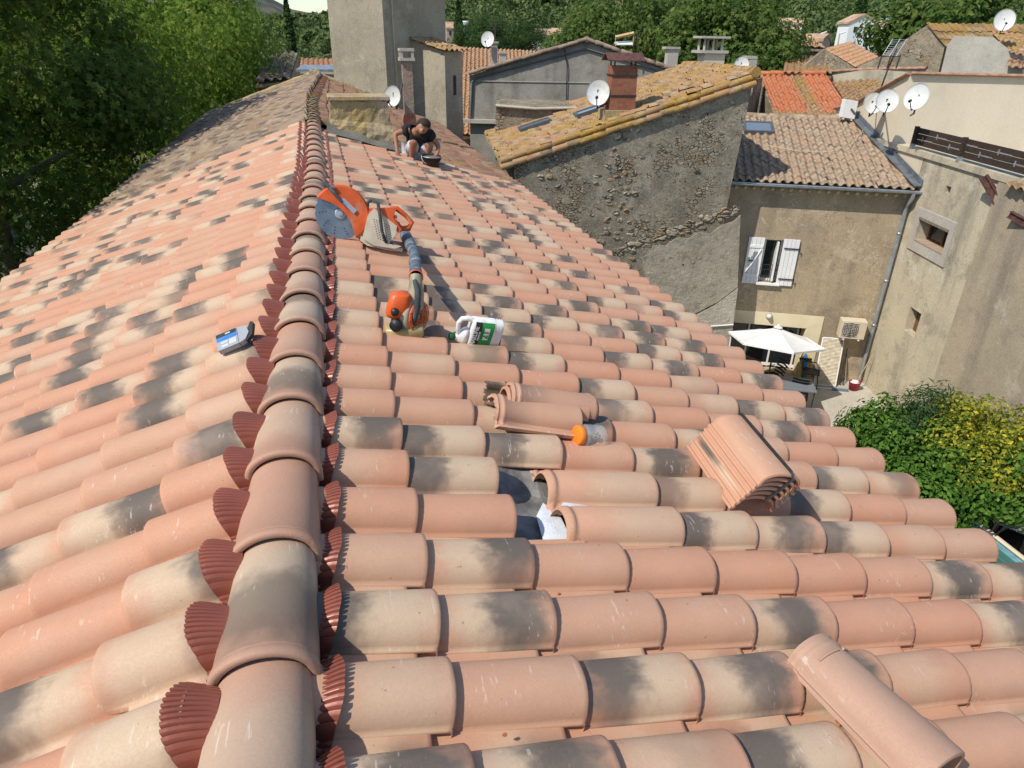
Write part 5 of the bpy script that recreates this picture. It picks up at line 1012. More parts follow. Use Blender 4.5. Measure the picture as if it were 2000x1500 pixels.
# tv antenna
ab = wp(1717, 182, .1); tp_ = atd(1752, 95, np.hypot(*(ab[:2]-CAM[:2]))-.2); an = thing('antenna', ab, 'large grid aerial on a leaning pole above the dishes', 'antenna', 'rooftop antennas')
mb = MB(); mb.tube([ab, ab*.4+tp_*.6+A3(-.03, 0, 0), tp_], .022, 8); mb.build('pole', m_rust, an)
mb = MB(); e1 = AR; e2 = nz(A3(.2, .1, 1)); 
for k in range(8): p = tp_+e2*(.22-.055*k)+e1*(-.02*k+.0); mb.tube([p-e1*.22, p+e1*.2], .008, 5)
for s_ in (-.2, 0, .18): mb.tube([tp_+e2*.24+e1*s_, tp_-e2*.2+e1*(s_-.14)], .009, 5)
mb.build('grid', m_zinc, an)
mb = MB()
for s_ in (-.3, -.05, .2): mb.tube([tp_-e2*.16+e1*(s_-.05), tp_-e2*.5+e1*(s_-.05)], .02, 5)
mb.tube([tp_-e2*.2-e1*.35, tp_-e2*.2+e1*.15], .012, 5); mb.build('reflector_arms', m_black, an)
# air conditioning boxes
def acbox(c, ex_, w, h, d, lab, ups=up3, fan=True):
    t = thing('air_conditioner', c, lab, 'air conditioner', 'outdoor air conditioning units'); nn = nz(np.cross(ex_, ups)); nn = nn if nn@(CAM-c) > 0 else -nn; Mx = Matrix([list(ex_), list(nn), list(ups)]).transposed().to_4x4()
    mb = MB(); mb.box(c, (w, d, h), M=Mx); mb.build('casing', m_beige if fan else m_white, t, bevel=.01)
    mb = MB(); cc = c-ex_*w*.12+nn*(d/2)
    if fan:
        for k in range(5): mb.lathe(cc, nn, [(0, h*.09*(k+.5)), (.012, h*.09*(k+.5)), (.012, h*.09*(k+.5)-.012)], 24)
        for k in range(9): mb.box(cc+ups*h*.09*(k-4)+nn*.006, (w*.62, .008, .01), M=Mx)
    else:
        for k in range(4): mb.box(c+nn*(d/2+.004)+ex_*(w*.12+.04*k)-ups*.03*k, (.05, .01, .07), M=Mx)
    mb.build('fan_grille', plain('dark_grille', (.1, .1, .11), .6), t)
    mb = MB()
    for s_ in (-.3, .3): mb.box(c+ex_*w*s_-ups*(h/2+.03)-nn*d*.2, (.04, d*1.4, .04), M=Mx)
    mb.build('wall_bracket', m_white, t); return t
pc = fp(1664, 641, .28); acbox(pc, fx, .66, .52, .32, 'beige air conditioner on the brown facade beside the downpipe')
acbox(wp(1657, 213, .4)-wd*0, nz(AR-up3*.15), .42, .5, .2, 'white box unit behind the brown-tiled roof, beside the dishes', fan=False)
# ================= backdrop roofs =================
def bhouse(name, label, A, B, T, mat, wmat, cat='house', pw=.25, plh=.36, clip=None, wallh=None, seed=1, parent=None, h=.06, D=None, group='distant village roofs'):
    """roof plane: eave corners A,B and ridge corner T, each (px,py,D)"""
    A, B, T = [atd(*q) for q in (A, B, T)]; t = parent or thing(name, dn((A+B)/2), label, cat, group); up = T-A
    canal('roof', A, B, up, mat, t, pw=pw, pl_=plh, h=h, clip=clip, seed=seed)
    if parent: return t, A, B, up
    mb = MB(); a, b, c, d = A-up3*.12, B-up3*.12, B+up-up3*.12, T-up3*.12; mb.prism([a, b, c, d], -up3*.1); ih = (d-a)*.03
    mb.prism([dn(a+ih), dn(b+ih), b+ih-up3*.1, a+ih-up3*.1], nz(A3(up[0], up[1], 0))*.2)
    for p, q in ((a, d), (b, c)): mb.prism([dn(p+ih), dn(q), q-up3*.1, p+ih-up3*.1], nz((b-a) if p is a else (a-b))*.2)
    hz = nz(A3(up[0], up[1], 0)); f_ = [dn(d), dn(c), c-up3*.1, d-up3*.1]; mb.prism(f_, hz*.2)
    mb.build('wall', wmat, t); return t, A, B, up
# big grey gable house
gn = azv(200); GP = atd(918, 146, 31); gx = azv(110); gback = azv(20)
def gp(px, py, off=0.): return pl(px, py, GP+gn*off, gn)
gab = thing('gable_house', dn(gp(1140, 85)), 'wide grey rendered gable behind the lichened roof, with a black cable down it', 'house', 'old village houses')
pk_, rb_ = gp(1146, 82), gp(1330, 146); lb_ = gp(917, 148); 
mb = MB(); mb.prism([dn(lb_), dn(rb_+gx*1.5), rb_+gx*1.5-up3*.55, rb_, pk_, lb_], gback*9); mb.build('wall', m_grey, gab)
ov = gn*.2
canal('roof', rb_+gx*1.5-up3*.5+ov+up3*.08, rb_+gx*1.5-up3*.5+gback*9+up3*.08, pk_-(rb_+gx*1.5-up3*.5), m_fargrey, gab, pw=.23, pl_=.36, h=.05, seed=21, jit=.02)
canal('roof', lb_-gx*.2+ov+up3*.04, lb_-gx*.2+gback*9+up3*.04, pk_-lb_+gx*.2+up3*.04, m_fargrey, gab, pw=.23, pl_=.36, h=.05, seed=22, jit=.02)
ridge_row(gab, pk_+ov+up3*.1, pk_+gback*9+up3*.1, m_fargrey, .11)
for a, b in ((lb_, pk_), (pk_, rb_)): ridge_row(gab, a+gn*.16+up3*.1, b+gn*.16+up3*.1, m_fargrey, .085, .36, 'verge_tiles')
mb = MB(); mb.tube([gp(930, 152, .06), gp(922, 160, .06), gp(919, 230, .06), gp(915, 238, .06)], .045, 8); mb.tube([gp(930, 152, .06), gp(1146, 95, .06), gp(1290, 140, .06)], .03, 6); mb.build('pipe', plain('grey_pipe', (.12, .12, .115), .6), gab)
mb = MB(); mb.tube([gp(1103, 97, .05), gp(1108, 130, .06), gp(1106, 200, .05)], .02, 5); mb.build('cable', m_black, gab)
mb = MB(); mb.tube([gp(920, 158, .03), gp(1240, 163, .03)], .014, 5); mb.build('wire', m_conc, gab)
mb = MB(); mb.box(gp(950, 237, .1), (2.2, .3, .15), ax=R(-20)); mb.build('ledge', m_conc, gab)
# orange roofs beyond
bhouse('house', 'house with a broad sunlit orange roof left of the grey gable', (880, 262, 33), (1085, 262, 35), (893, 92, 44), m_faro, m_rub2, pw=.24, seed=31)
og_ = bhouse('house', 'bright orange tiled house left of the brown roof, its tiles partly patched', (1520, 232, 27.), (1672, 236, 26.5), (1484, 146, 31.5), m_orange, m_rub2, pw=.23, seed=32, clip=lambda u, v: not (.42 < u < .62) and not v < .12)
t_, A_, B_, up_ = bhouse('x', '', (1520, 232, 27.), (1672, 236, 26.5), (1484, 146, 31.5), m_mixt, m_rub2, seed=33, pw=.23, clip=lambda u, v: .42 < u < .62 or v < .12, parent=og_[0])
ridge_row(t_, A_+up_+up3*.05, B_+up_+up3*.05, m_orange, .1)
bhouse('house', 'low house with mottled lichen tiles behind the white box unit', (1655, 205, 27.5), (1760, 200, 27), (1625, 160, 31), m_mixt, m_rub2, seed=34)
mb = MB(); q0, q1, q2 = atd(1612, 140, 31.8), atd(1700, 135, 31.3), atd(1810, 133, 30.5); mb.prism([dn(q0), dn(q2), q2, q1, q0], gback*.4); lw = thing('long_wall', dn(q1), 'long stained garden wall with clay coping behind the orange roof', 'wall'); mb.build('masonry', m_dw, lw)
mb = MB(); mb.tube([q0, q1, q2], .09, 6, sq=(.7, 1.4)); mb.build('coping', plain('coping_clay', (.36, .2, .13)), lw)
mb = MB(); ga = [atd(1466, 156, 28.)]; w0_ = thing('side_wall', dn(ga[0]), 'narrow pale rendered wall between stone gable and orange roof', 'wall'); mb.prism([dn(ga[0]), dn(atd(1490, 152, 30.)), atd(1490, 152, 30.), ga[0]], gback*.3); mb.build('masonry', m_rub2, w0_)
# upper right stone house with lichen roof
ub = thing('stone_house', dn(atd(1800, 100, 34)), 'pale stone gable house with an orange lichened roof, upper right', 'house', 'distant village roofs'); un = azv(228)
def upn(px, py, off=0.): return pl(px, py, atd(1800, 100, 33)+un*off, un)
mb = MB(); mb.prism([dn(upn(1670, 140)), dn(upn(1845, 140)), upn(1845, 92), upn(1811, 49), upn(1720, 110), upn(1670, 132)], -un*5); mb.build('wall', m_rub2, ub)
canal('roof', upn(1848, 92, .1), upn(1848, 92, .1)-un*.5+azv(112)*3.6, upn(1811, 46, .1)-upn(1848, 92, .1), m_lich, ub, pw=.25, pl_=.33, seed=41)
mb = MB(); mb.prism([dn(upn(1850, 140, .3)), dn(upn(2030, 140, .3)), upn(2030, 110, .3), upn(1975, 100, .3), upn(1940, 72, .3), upn(1864, 70, .3), upn(1850, 90, .3)], -un*.5); tag(mb.build('wall', m_conc, ub), 'grey rendered extension')
canal('roof', upn(1975, 104, .5), upn(2060, 116, .5), -un*2.2+up3*.75-azv(112)*1.0, m_lich, ub, seed=42)
canal('roof', upn(1965, 130, .8), upn(2060, 136, .8), -un*1.0+up3*.5, m_oldred, ub, seed=43)
dish(atd(1961, 40, 32.5), nz(azv(215)+up3*.25), .36, 'white dish above the lichened roof in the upper right corner', mast=atd(1962, 66, 32.7))
# small gables between
bhouse('house', 'low stone house with a pinkish roof behind the long wall', (1672, 131, 33), (1716, 112, 38), (1612, 96, 35), m_faro, m_rub2, seed=51, plh=.36)
mb = MB(); q = [atd(1572, 128, 33), atd(1612, 96, 33.4), atd(1672, 134, 32.6)]; mb.prism([dn(q[0]), dn(q[2]), q[2], q[1], q[0]], gback*.3); g_ = thing('gable_wall', dn(q[1]), 'small pale stone gable before the pinkish roof', 'wall'); mb.build('masonry', m_rub2, g_)
bhouse('house', 'house with a red and cream tiled lean-to by the trees', (1530, 142, 31), (1625, 142, 31), (1534, 112, 37), m_mixt, m_rub2, seed=52)
bhouse('house', 'brown stone house with a flat tan roof beyond the trees', (1535, 88, 43), (1612, 92, 42), (1520, 70, 50), m_faro, plain('brown_stone', (.2, .16, .12), .9, .3, 3), seed=53, plh=.5, pw=.4)
# far left roofs behind the ridge
bhouse('house', 'house with grey weathered tiles behind the far end, left of the ridge', (498, 160, 31), (566, 152, 31), (524, 108, 37), m_fargrey, m_lichwall, seed=61, h=.09, pw=.3)
bhouse('house', 'house with a pale pink tiled roof just left of the tower', (585, 134, 38), (660, 136, 38), (588, 113, 44), m_faro, m_beige, seed=62)
mb = MB(); mb.prism([atd(578, 140, 30), atd(655, 140, 30), atd(655, 131, 30.6), atd(592, 131, 30.6)], up3*.08); tag(mb.build('zinc_roof_strip', m_zinc), 'strip of grey metal roofing behind the far ridge end', 'roof')
# chimneys
def chim(px, w, ybase, ytop, D, label, mat, cap='open', capw=1.35, ycap=None):
    b, t = atd(px, ybase, D), atd(px, ytop, D); sz_ = w*D/FP*1.1; t_ = thing('chimney', b, label, 'chimney', 'rooftop chimneys'); M_ = CM; H = t[2]-b[2]
    mb = MB(); mb.box(b+up3*(H/2-.3), (sz_, sz_*.9, H+.6), M=M_); mb.build('stack', mat, t_, bevel=.01); mb = MB(); mb.box(t+up3*.03, (sz_*capw, sz_*.9*capw, .08), M=M_)
    if cap == 'open':
        for x in (-1, 0, 1):
            for y in (-1, 1): mb.tube([t+sa*x*sz_*.42+sn*y*sz_*.36+up3*.05, t+sa*x*sz_*.42+sn*y*sz_*.36+up3*.4], [.05, .035], 4, sm=False)
        mb.box(t+up3*.43, (sz_*capw, sz_*.9*capw, .06), M=M_)
    mb.build('cap', m_conc, t_); return b
chim(1386, 33, 134, 103, 24.5, 'pale square chimney with an open concrete cap above the lichened ridge', m_beige)
chim(1311, 17, 114, 95, 32, 'small squat chimney on the grey gable roof', m_conc, '')
cbx = chim(1464, 13, 146, 114, 25, 'thin grey chimney with a dish beside the lichened ridge end', m_conc, ''); dish(atd(1448, 127, 24.7), nz(azv(205)+up3*.25), .24, 'white dish in front of the thin grey chimney', mast=atd(1456, 140, 25))
chim(965, 10, 108, 84, 38, 'slim chimney carrying a dish on the orange roof', m_conc, ''); dish(atd(953, 77, 37.5), nz(azv(210)+up3*.25), .36, 'white dish on the slim chimney of the orange roof', mast=atd(962, 90, 38))
chim(982, 11, 118, 104, 37, 'short grey chimney box low on the orange roof', m_conc, '')
def mast(px, y0, y1, D, label, cross=()):
    a, b = atd(px, y0, D), atd(px+.5, y1, D); t = thing('antenna', a, label, 'antenna', 'rooftop antennas'); mb = MB(); mb.tube([a, b], .025, 6); mb.build('pole', m_rust, t)
    mb = MB()
    for y, w in cross: p = atd(px, y, D); mb.tube([p-AR*w, p+AR*w], .015, 5)
    if cross: mb.build('elements', m_dkmetal, t)
mast(967, 86, 34, 38, 'fine aerial above the slim chimney', ((52, .45), (46, .3), (58, .2))); mast(1245, 118, 62, 30.5, 'rusty pole on the grey gable roof')
mb = MB(); p0_, p1_ = atd(1202, 73, 31), atd(1238, 65, 31); mb.tube([p0_, p1_], .07, 4, sm=False); mb.tube([p0_, atd(1203, 90, 31)], .02, 5); mb.tube([p1_, atd(1236, 90, 31)], .02, 5); tag(mb.build('timber_beam', m_wood), 'horizontal timber beam propped above the grey gable roof', 'beam')
mb = MB(); mb.prism([atd(1200, 84, 31.2), atd(1234, 82, 31.2), atd(1236, 88, 31), atd(1202, 88, 31)], up3*.04); tag(mb.build('plastic_sheet', m_white), 'white plastic sheet on the grey gable ridge', 'sheet')
# distant small houses: gabled, walls, roof, windows
def fhouse(px, py, wpx, hpx, D, label, wc, rc, rz=0., gable=False):
    b = atd(px, py, D); w = wpx*D/FP; h = hpx*D/FP*.62; dpt_ = w*.8; t = thing('house', dn(b, b[2]-h), label, 'house', 'distant hillside houses', 0); Mr = Matrix.Rotation(-math.atan2(b[0], b[1])+rz, 4, 'Z'); ex_, ey_ = A3(*(Mr @ Vector((1, 0, 0)))), A3(*(Mr @ Vector((0, 1, 0)))); z0 = min(b[2]-h*1.6, float(hz(b[0], b[1]))-2)
    mb = MB(); mb.box(A3(b[0], b[1], (z0+b[2])/2)+ey_*dpt_/2, (w, dpt_, b[2]-z0), M=Mr)
    c = A3(b[0], b[1], b[2])+ey_*dpt_/2; rh = h*.55; ax_, ox = (ey_*dpt_, ex_*w) if gable else (ex_*w, ey_*dpt_)
    mb.add([c-ax_*.5-ox*.5, c-ax_*.5+ox*.5, c-ax_*.5+up3*rh, c+ax_*.5-ox*.5, c+ax_*.5+ox*.5, c+ax_*.5+up3*rh], [(0, 1, 2), (3, 5, 4)]); mb.build('wall', wc, t)
    mb = MB()
    for s_ in (-1, 1): mb.prism([c-ax_*.54+ox*.56*s_-up3*rh*.1, c+ax_*.54+ox*.56*s_-up3*rh*.1, c+ax_*.54+up3*rh*1.04, c-ax_*.54+up3*rh*1.04], up3*.25)
    mb.build('roof', rc, t)
    for k in (-.25, .25):
        mb = MB(); mb.box(A3(b[0], b[1], b[2]-h*.45)+ex_*w*k-ey_*.03, (w*.12, .1, h*.4), M=Mr); mb.build('window', m_black, t)
rfar = plain('far_roof', (.46, .3, .2), .9, .25, 1.); rslate = plain('far_slate', (.22, .24, .27), .8, .2, 1); wfar = plain('far_wall', (.68, .62, .52), .9, .1, .5); wpink = plain('far_pink', (.5, .36, .3), .9, .1, .5); wgreen = plain('far_green', (.35, .55, .45), .9, .1, .5)
fhouse(1544, 47, 36, 18, 115, 'white hillside house with a low roof, among pines', m_white, rfar)
fhouse(1686, 46, 44, 30, 105, 'white gabled hillside house with a tan roof between cypresses', m_white, rfar, .5, True); fhouse(1715, 50, 44, 14, 110, 'tan roofed wing beside the white gabled hillside house', wfar, rfar, -.3)
fhouse(1746, 46, 36, 16, 125, 'grey slate roofed house on the hillside', wfar, rslate, .3)
fhouse(886, 56, 26, 24, 150, 'pink house between the tower and the umbrella pine', wpink, rfar, .2); fhouse(903, 49, 22, 14, 190, 'pale green flat house beyond the pink one', wgreen, m_white, .0)
fhouse(1036, 62, 16, 10, 190, 'small beige house right of the umbrella pine', wfar, rfar, .0); fhouse(1070, 70, 48, 24, 130, 'pale house with a tan roof below the forest, right of the pine', wfar, rfar, .25); fhouse(1090, 66, 30, 20, 170, 'second pale house behind, partly hidden by plane leaves', wfar, rfar, -.3)
fhouse(1535, 62, 38, 14, 90, 'long pinkish roof house below the white hillside house', wpink, rfar, .1); fhouse(1580, 80, 44, 18, 70, 'pinkish roofed barn above the brown stone house', wpink, rfar, -.35)
# street lamps far off
for x, lab in ((1603, 'left street lamp before the hillside pines'), (1640, 'right street lamp before the hillside pines')):
    t = thing('street_lamp', atd(x-3, 92, 75), lab, 'street lamp', 'street lamps'); mb = MB(); p, q = atd(x-5, 94, 75), atd(x, 66, 75); mb.tube([p, q], [.07, .05], 6); mb.build('post', m_conc, t); mb = MB(); mb.tube([q, q+AR*.5+up3*.15], .06, 6); mb.build('head', m_white, t)
# ================= yard =================
mb = MB(); yz = GZ+.02; 
mb.prism([dn(FQ(-5, 0, .0), yz), dn(FQ(FW+.3, 0, 0), yz), dn(G1+wn*0, yz), dn(atz(1745, 812, GZ)+wd*.2, yz), dn(atz(1700, 836, GZ), yz), dn(atz(1560, 850, GZ), yz), dn(A3(4.6, 12, 0), yz), dn(A3(4.6, 17, 0), yz)], A3(0, 0, -.35)); tag(mb.build('patio', m_conc), 'pale concrete patio', kind='structure')
# parasol
pc_ = atz(1516, 772, GZ); zt_p = -4.45; ptop = fp(1516, 650, 1.6); pz = ptop[2]; pcx = A3(ptop[0], ptop[1], 0)
par = thing('parasol', dn(pcx), 'white hexagonal garden parasol open over the patio table', 'parasol')
ctr = atd(1520, 640, np.hypot(*(ptop[:2]-CAM[:2]))); rad_ = 92/FP*((ctr-CAM)@AF); N6 = 6
mb = MB(); tilt_ = nz(A3(.1, .13, 1)); e1 = nz(np.cross(tilt_, A3(0, 1, 0))); e2 = np.cross(tilt_, e1); c2 = ctr-tilt_*.34
hexp = [c2+(e1*math.cos(PI/3*k+.25)+e2*math.sin(PI/3*k+.25))*rad_ for k in range(6)]
for k in range(6):
    a, b = hexp[k], hexp[(k+1) % 6]; n = 6
    V = []
    for i in range(n+1):
        for j in range(n+1):
            p = ctr+(a-ctr)*i/n*(1-j/n)+(b-ctr)*i/n*(j/n); sag = -.07*(i/n)*4*(j/n)*(1-j/n); V.append(p+tilt_*(sag*.6)-tilt_*.02*math.sin(PI*i/n))
    mb.add(V, [(i*(n+1)+j, i*(n+1)+j+1, (i+1)*(n+1)+j+1, (i+1)*(n+1)+j) for i in range(n) for j in range(n)], 0, True)
    mb.add([a, b, b-tilt_*.05, a-tilt_*.05], [(0, 1, 2, 3)])
cn = mb.build('canopy', m_white, par); 
mb = MB()
for k in range(6): mb.tube([ctr-tilt_*.05, hexp[k]-tilt_*.02], .01, 4)
mb.build('ribs', m_dkmetal, par)
mb = MB(); mb.lathe(ctr, tilt_, [(0, .12), (.03, .1), (.05, .03), (.09, .03), (.1, .001)], 12); mb.build('finial', m_white, par)
mb = MB(); mb.tube([dn(ctr), ctr-tilt_*.02], .022, 8); mb.build('pole', m_dkmetal, par)
# table and chairs
tz = GZ+.74; tc = atz(1548, 750, tz); tb_ = thing('table', dn(tc), 'grey rectangular patio table under the parasol', 'table'); Mf = FM
mb = MB(); mb.box(tc, (1.1, .8, .035), M=Mf); mb.build('top', plain('grey_table', (.16, .18, .2), .4, .06), tb_, bevel=.005)
for a in (-1, 1):
    for b in (-1, 1): mb = MB(); mb.tube([tc+fx*a*.5+fn*b*.35, dn(tc+fx*a*.5+fn*b*.35)], .02, 6); mb.build('leg', m_dkmetal, tb_)
def chair(p, rz, lab):
    t = thing('patio_chair', p, lab, 'chair', 'patio chairs', rz); f3 = lambda x, y, z: A3(*(WM[t] @ Vector((x, y, z))))
    mb = MB(); V = [f3(.23*a, -.22+.45*i/5, .44+.03*math.cos(i*1.2)) for i in range(6) for a in (-1, 1)]; mb.prism([f3(-.23, -.23, .44), f3(.23, -.23, .44), f3(.22, .22, .42), f3(-.22, .22, .42)], A3(0, 0, .02)); mb.build('seat', m_black, t)
    mb = MB(); 
    for k in range(5): mb.tube([f3(-.22, .22+.02*k, .5+.09*k), f3(0, .26+.02*k, .5+.09*k), f3(.22, .22+.02*k, .5+.09*k)], .03, 5, sq=(1, .4))
    mb.build('backrest', m_black, t)
    for a in (-1, 1):
        for b in (-1, 1): mb = MB(); mb.tube([f3(.2*a, .19*b, .43), f3(.23*a, .24*b, 0)], .014, 6); mb.build('leg', m_dkmetal, t)
        mb = MB(); mb.tube([f3(.23*a, -.2, .44), f3(.25*a, -.18, .62), f3(.24*a, .2, .64)], .016, 6); mb.build('armrest', m_black, t)
chair(atz(1556, 788, GZ), 2.4, 'black patio chair nearest the roof edge, in front of the table'); chair(atz(1578, 752, GZ), .9, 'black patio chair behind the table by the wall'); chair(atz(1502, 760, GZ), -1.6, 'black patio chair half hidden by the roof tiles')
# clothes rack, paddle board, tools, bucket
def leanp(px, py, off): p = fp(px, py, off); return p
ra_, rb2, rc_, rd_ = fp(1608, 658, .12), fp(1648, 664, .12), fp(1632, 752, .55), fp(1590, 748, .55); ra_[2] = rb2[2] = (ra_[2]+rb2[2])/2; rc_[2] = rd_[2] = GZ+.05
rk = thing('drying_rack', (rc_+rd_)/2, 'white framed bamboo screen leaning on the wall under the air conditioner', 'screen'); mb = MB()
for a, b in ((ra_, rb2), (rb2, rc_), (rc_, rd_), (rd_, ra_)): mb.tube([a, b], .02, 6)
mb.build('frame', m_white, rk); mb = MB()
for k in range(1, 34): t = k/34; a, b = ra_*(1-t)+rd_*t, rb2*(1-t)+rc_*t; mb.tube([a, b], .02, 4)
mb.build('slats', plain('bamboo', (.62, .55, .42), .8, .2, 10), rk)
pb0, pb1 = fp(1570, 738, .35), fp(1574, 690, .1); pb0[2] = GZ+.05; pbt = thing('longboard', pb0, 'blue and yellow skateboard deck standing against the cream doorway', 'skateboard'); d = pb1-pb0; s_ = fx
prb = [(-.0, .04), (.05, .1), (.2, .12), (.5, .125), (.8, .12), (.94, .09), (1., .03)]
def deckp(w_, o, mat, nm, t0=0., t1=1.): 
    m_ = MB(); L_ = []; R_ = []
    for t, w in prb:
        if t0 <= t <= t1: L_.append(pb0+d*t-s_*w*w_+fn*o); R_.append(pb0+d*t+s_*w*w_+fn*o)
    m_.prism(L_+R_[::-1], fn*.012); m_.build(nm, mat, pbt)
deckp(1.3, 0, plain('yellow_board', (.6, .36, .06), .5), 'deck'); deckp(.55, .014, plain('blue_board', (.02, .2, .5), .4), 'stripe'); 
mb = MB(); mb.box(pb0+d*.38+fn*.03, (.12, .02, .1), M=FM); mb.build('red_badge', plain('red_paint', (.5, .02, .02)), pbt)
mb = MB(); mb.box(pb0+d*.82+fn*.05, (.34, .06, .05), M=FM); mb.build('truck', m_black, pbt)
for k, (xa, ya, xb, yb_, lab) in enumerate(((1640, 754, 1655, 680, 'dark pole leaning on the wall, nearest the bamboo screen'), (1646, 754, 1654, 690, 'second dark pole leaning beside the first'))):
    a, b = fp(xa, ya, .4), fp(xb, yb_, .05); a[2] = GZ+.03; mb = MB(); mb.tube([a, b], .013, 6); tag(mb.build('pole', m_dkmetal), lab, 'pole', 'poles leaning on the wall')
bk = atz(1666, 762, GZ); rb = thing('bucket', bk, 'red plastic mop bucket at the foot of the downpipe', 'bucket'); m_red = plain('red_plastic', (.32, .012, .03), .4, .1)
mb = MB(); mb.lathe(bk, up3, [(0, .001), (0, .13), (.26, .17), (.27, .18), (.28, .17), (.26, .15), (.05, .11)], 24, sx=.85); mb.build('pail', m_red, rb); mb = MB(); mb.lathe(bk+up3*.24, up3, [(0, .13), (.03, .09), (.06, .1), (.07, .05), (.07, .001)], 12); mb.build('wringer', m_white, rb)
mp = thing('mop', bk+up3*.2, 'wooden handled mop standing in the red bucket', 'mop'); mb = MB(); tpm = wp(1706, 690, .1); mb.tube([bk+up3*.12, tpm], .013, 6); mb.build('handle', m_wood, mp); mb = MB(); mb.lathe(bk+up3*.1, up3, [(0, .02), (.04, .07), (.14, .05), (.2, .02)], 10); mb.build('mop_head', m_conc, mp)
brp = atz(1640, 764, GZ); br = thing('broom', brp, 'blue-grey broom head lying on the patio by the screen', 'broom'); mb = MB(); mb.box(brp+up3*.04, (.42, .09, .07), M=FM); mb.build('head', plain('blue_grey', (.12, .2, .25)), br); mb = MB(); mb.tube([brp+up3*.05-fx*.2, brp+up3*.05-fx*1.2+fn*.05], .013, 6); mb.build('handle', m_white, br)
# white pole tent stay at the left of the parasol
mb = MB(); mb.tube([dn(fp(1425, 700, 1.2)), fp(1428, 652, 1.2)], .02, 6); tag(mb.build('post', m_white), 'white post beside the stone corner left of the parasol', 'post')
# garden pool and garden things in the lower right
m_water = Mt('pool_water', .08, .5).out((.05, .14, .11)); pz0 = GZ+.75
pa = [atz(1862, 1042, pz0), atz(1908, 1020, pz0), atz(2075, 1150, pz0), atz(1990, 1230, pz0)]
po_ = thing('garden_pool', dn(sum(pa)/4), 'above-ground garden pool with green water and a pale rim, lower right', 'pool')
mb = MB(); mb.prism([p-up3*.14 for p in pa], -up3*.02); mb.build('water', m_water, po_)
mb = MB(); 
for k in range(4): a, b = pa[k], pa[(k+1) % 4]; mb.prism([dn(a), dn(b), b-up3*.05, a-up3*.05], nz(sum(pa)/4-(a+b)/2)*.04)
mb.build('liner', plain('blue_liner', (.2, .4, .48), .4, .2, 8, dirt=((.1, .2, .14), .7)), po_)
mb = MB(); mb.tube(pa+[pa[0]], .045, 8); mb.build('rim', m_beige, po_)
sh = thing('garden_trolley', atz(1985, 1065, GZ), 'dark metal garden trolley with a grey top beside the pool', 'trolley'); sc0 = atz(1985, 1012, GZ+.8)
mb = MB(); mb.box(sc0, (.9, .6, .03), ax=.5); mb.build('top', plain('grey_slab', (.25, .25, .25)), sh); mb = MB(); mb.box(sc0-up3*.45, (.8, .55, .02), ax=.5)
for a in (-1, 1):
    for b in (-1, 1): v = A3(*(Matrix.Rotation(.5, 4, 'Z') @ Vector((.4*a, .26*b, 0)))); mb.tube([sc0+v, sc0+v-up3*.8], .025, 6)
mb.build('frame', m_dkmetal, sh)
# ================= vegetation =================
def leaf_mesh(name, P, N, size, mat, parent=None, kind='maple', seed=1, kindtag=None):
    r = np.random.default_rng(seed); n = len(P); N = N/np.linalg.norm(N, axis=1, keepdims=True); A = r.normal(0, 1, (n, 3)); A -= N*(A*N).sum(1, keepdims=True); A /= np.linalg.norm(A, axis=1, keepdims=True); B = np.cross(N, A)
    if kind == 'maple':
        an = np.array([0, 62, 125, 235, 298])*PI/180; rr = np.array([1, .85, .55, .55, .85]); V = [(0, 0, 0)]; 
        for k in range(5): V.append((rr[k]*math.cos(an[k]), rr[k]*math.sin(an[k]), -.18*rr[k]))
        nt = [31, 93, 180, 267, 329]; 
        for a in nt: q = .42 if a != 180 else .12; V.append((q*math.cos(a*PI/180), q*math.sin(a*PI/180), 0))
        Q = np.array([(0, 10, 1, 6), (0, 6, 2, 7), (0, 7, 3, 8), (0, 8, 4, 9), (0, 9, 5, 10)])
    elif kind == 'long': V = [(1, 0, -.25), (0, .16, 0), (-1, 0, -.1), (0, -.16, 0)]; Q = np.array([(0, 1, 2, 3)])
    else: V = [(1, 0, -.15), (.1, .55, .1), (-.8, 0, -.1), (.1, -.55, .1)]; Q = np.array([(0, 1, 2, 3)])
    V = np.array(V); s = size*r.uniform(.6, 1.3, n)
    W_ = P[:, None]+s[:, None, None]*(V[None, :, 0:1]*A[:, None]+V[None, :, 1:2]*B[:, None]+V[None, :, 2:3]*N[:, None]); k = len(V)
    rn = np.repeat(r.random((n, 3)), k, 0); o = mesh_np(name, W_.reshape(-1, 3), (Q[None]+(np.arange(n)*k)[:, None, None]).reshape(-1, 4), mat, parent, {'rnd': rn}); return o
def crown_pts(c, rad, nb, per, seed, br=(.55, 1.1), low=-.9, flat=1.):
    """leaf positions on many small clumps spread through an uneven crown"""
    r = np.random.default_rng(seed); P = []; N = []; c = A3(*c); rad = A3(*rad)
    bc = []
    while len(bc) < nb:
        d = r.normal(0, 1, 3); d /= np.linalg.norm(d)
        if d[2] < low: continue
        q = r.uniform(.55, 1.)**.6*(1+.16*math.sin(d[0]*5+seed)+.13*math.sin(d[1]*7+seed*2)+.1*math.sin(d[2]*6)); bc.append(c+d*rad*q)
    for b in bc:
        R_ = r.uniform(*br); m = int(per*(R_/br[1])**2*r.uniform(.6, 1.3)); d = r.normal(0, 1, (m, 3)); d /= np.linalg.norm(d, axis=1, keepdims=True); d[:, 2] *= .8
        P.append(b+d*R_*r.uniform(.35, 1.1, (m, 1))**.6); N.append(d*1.1+nz(b-c)*.5+r.normal(0, .4, (m, 3))+[0, 0, .3])
    return np.concatenate(P), np.concatenate(N), bc
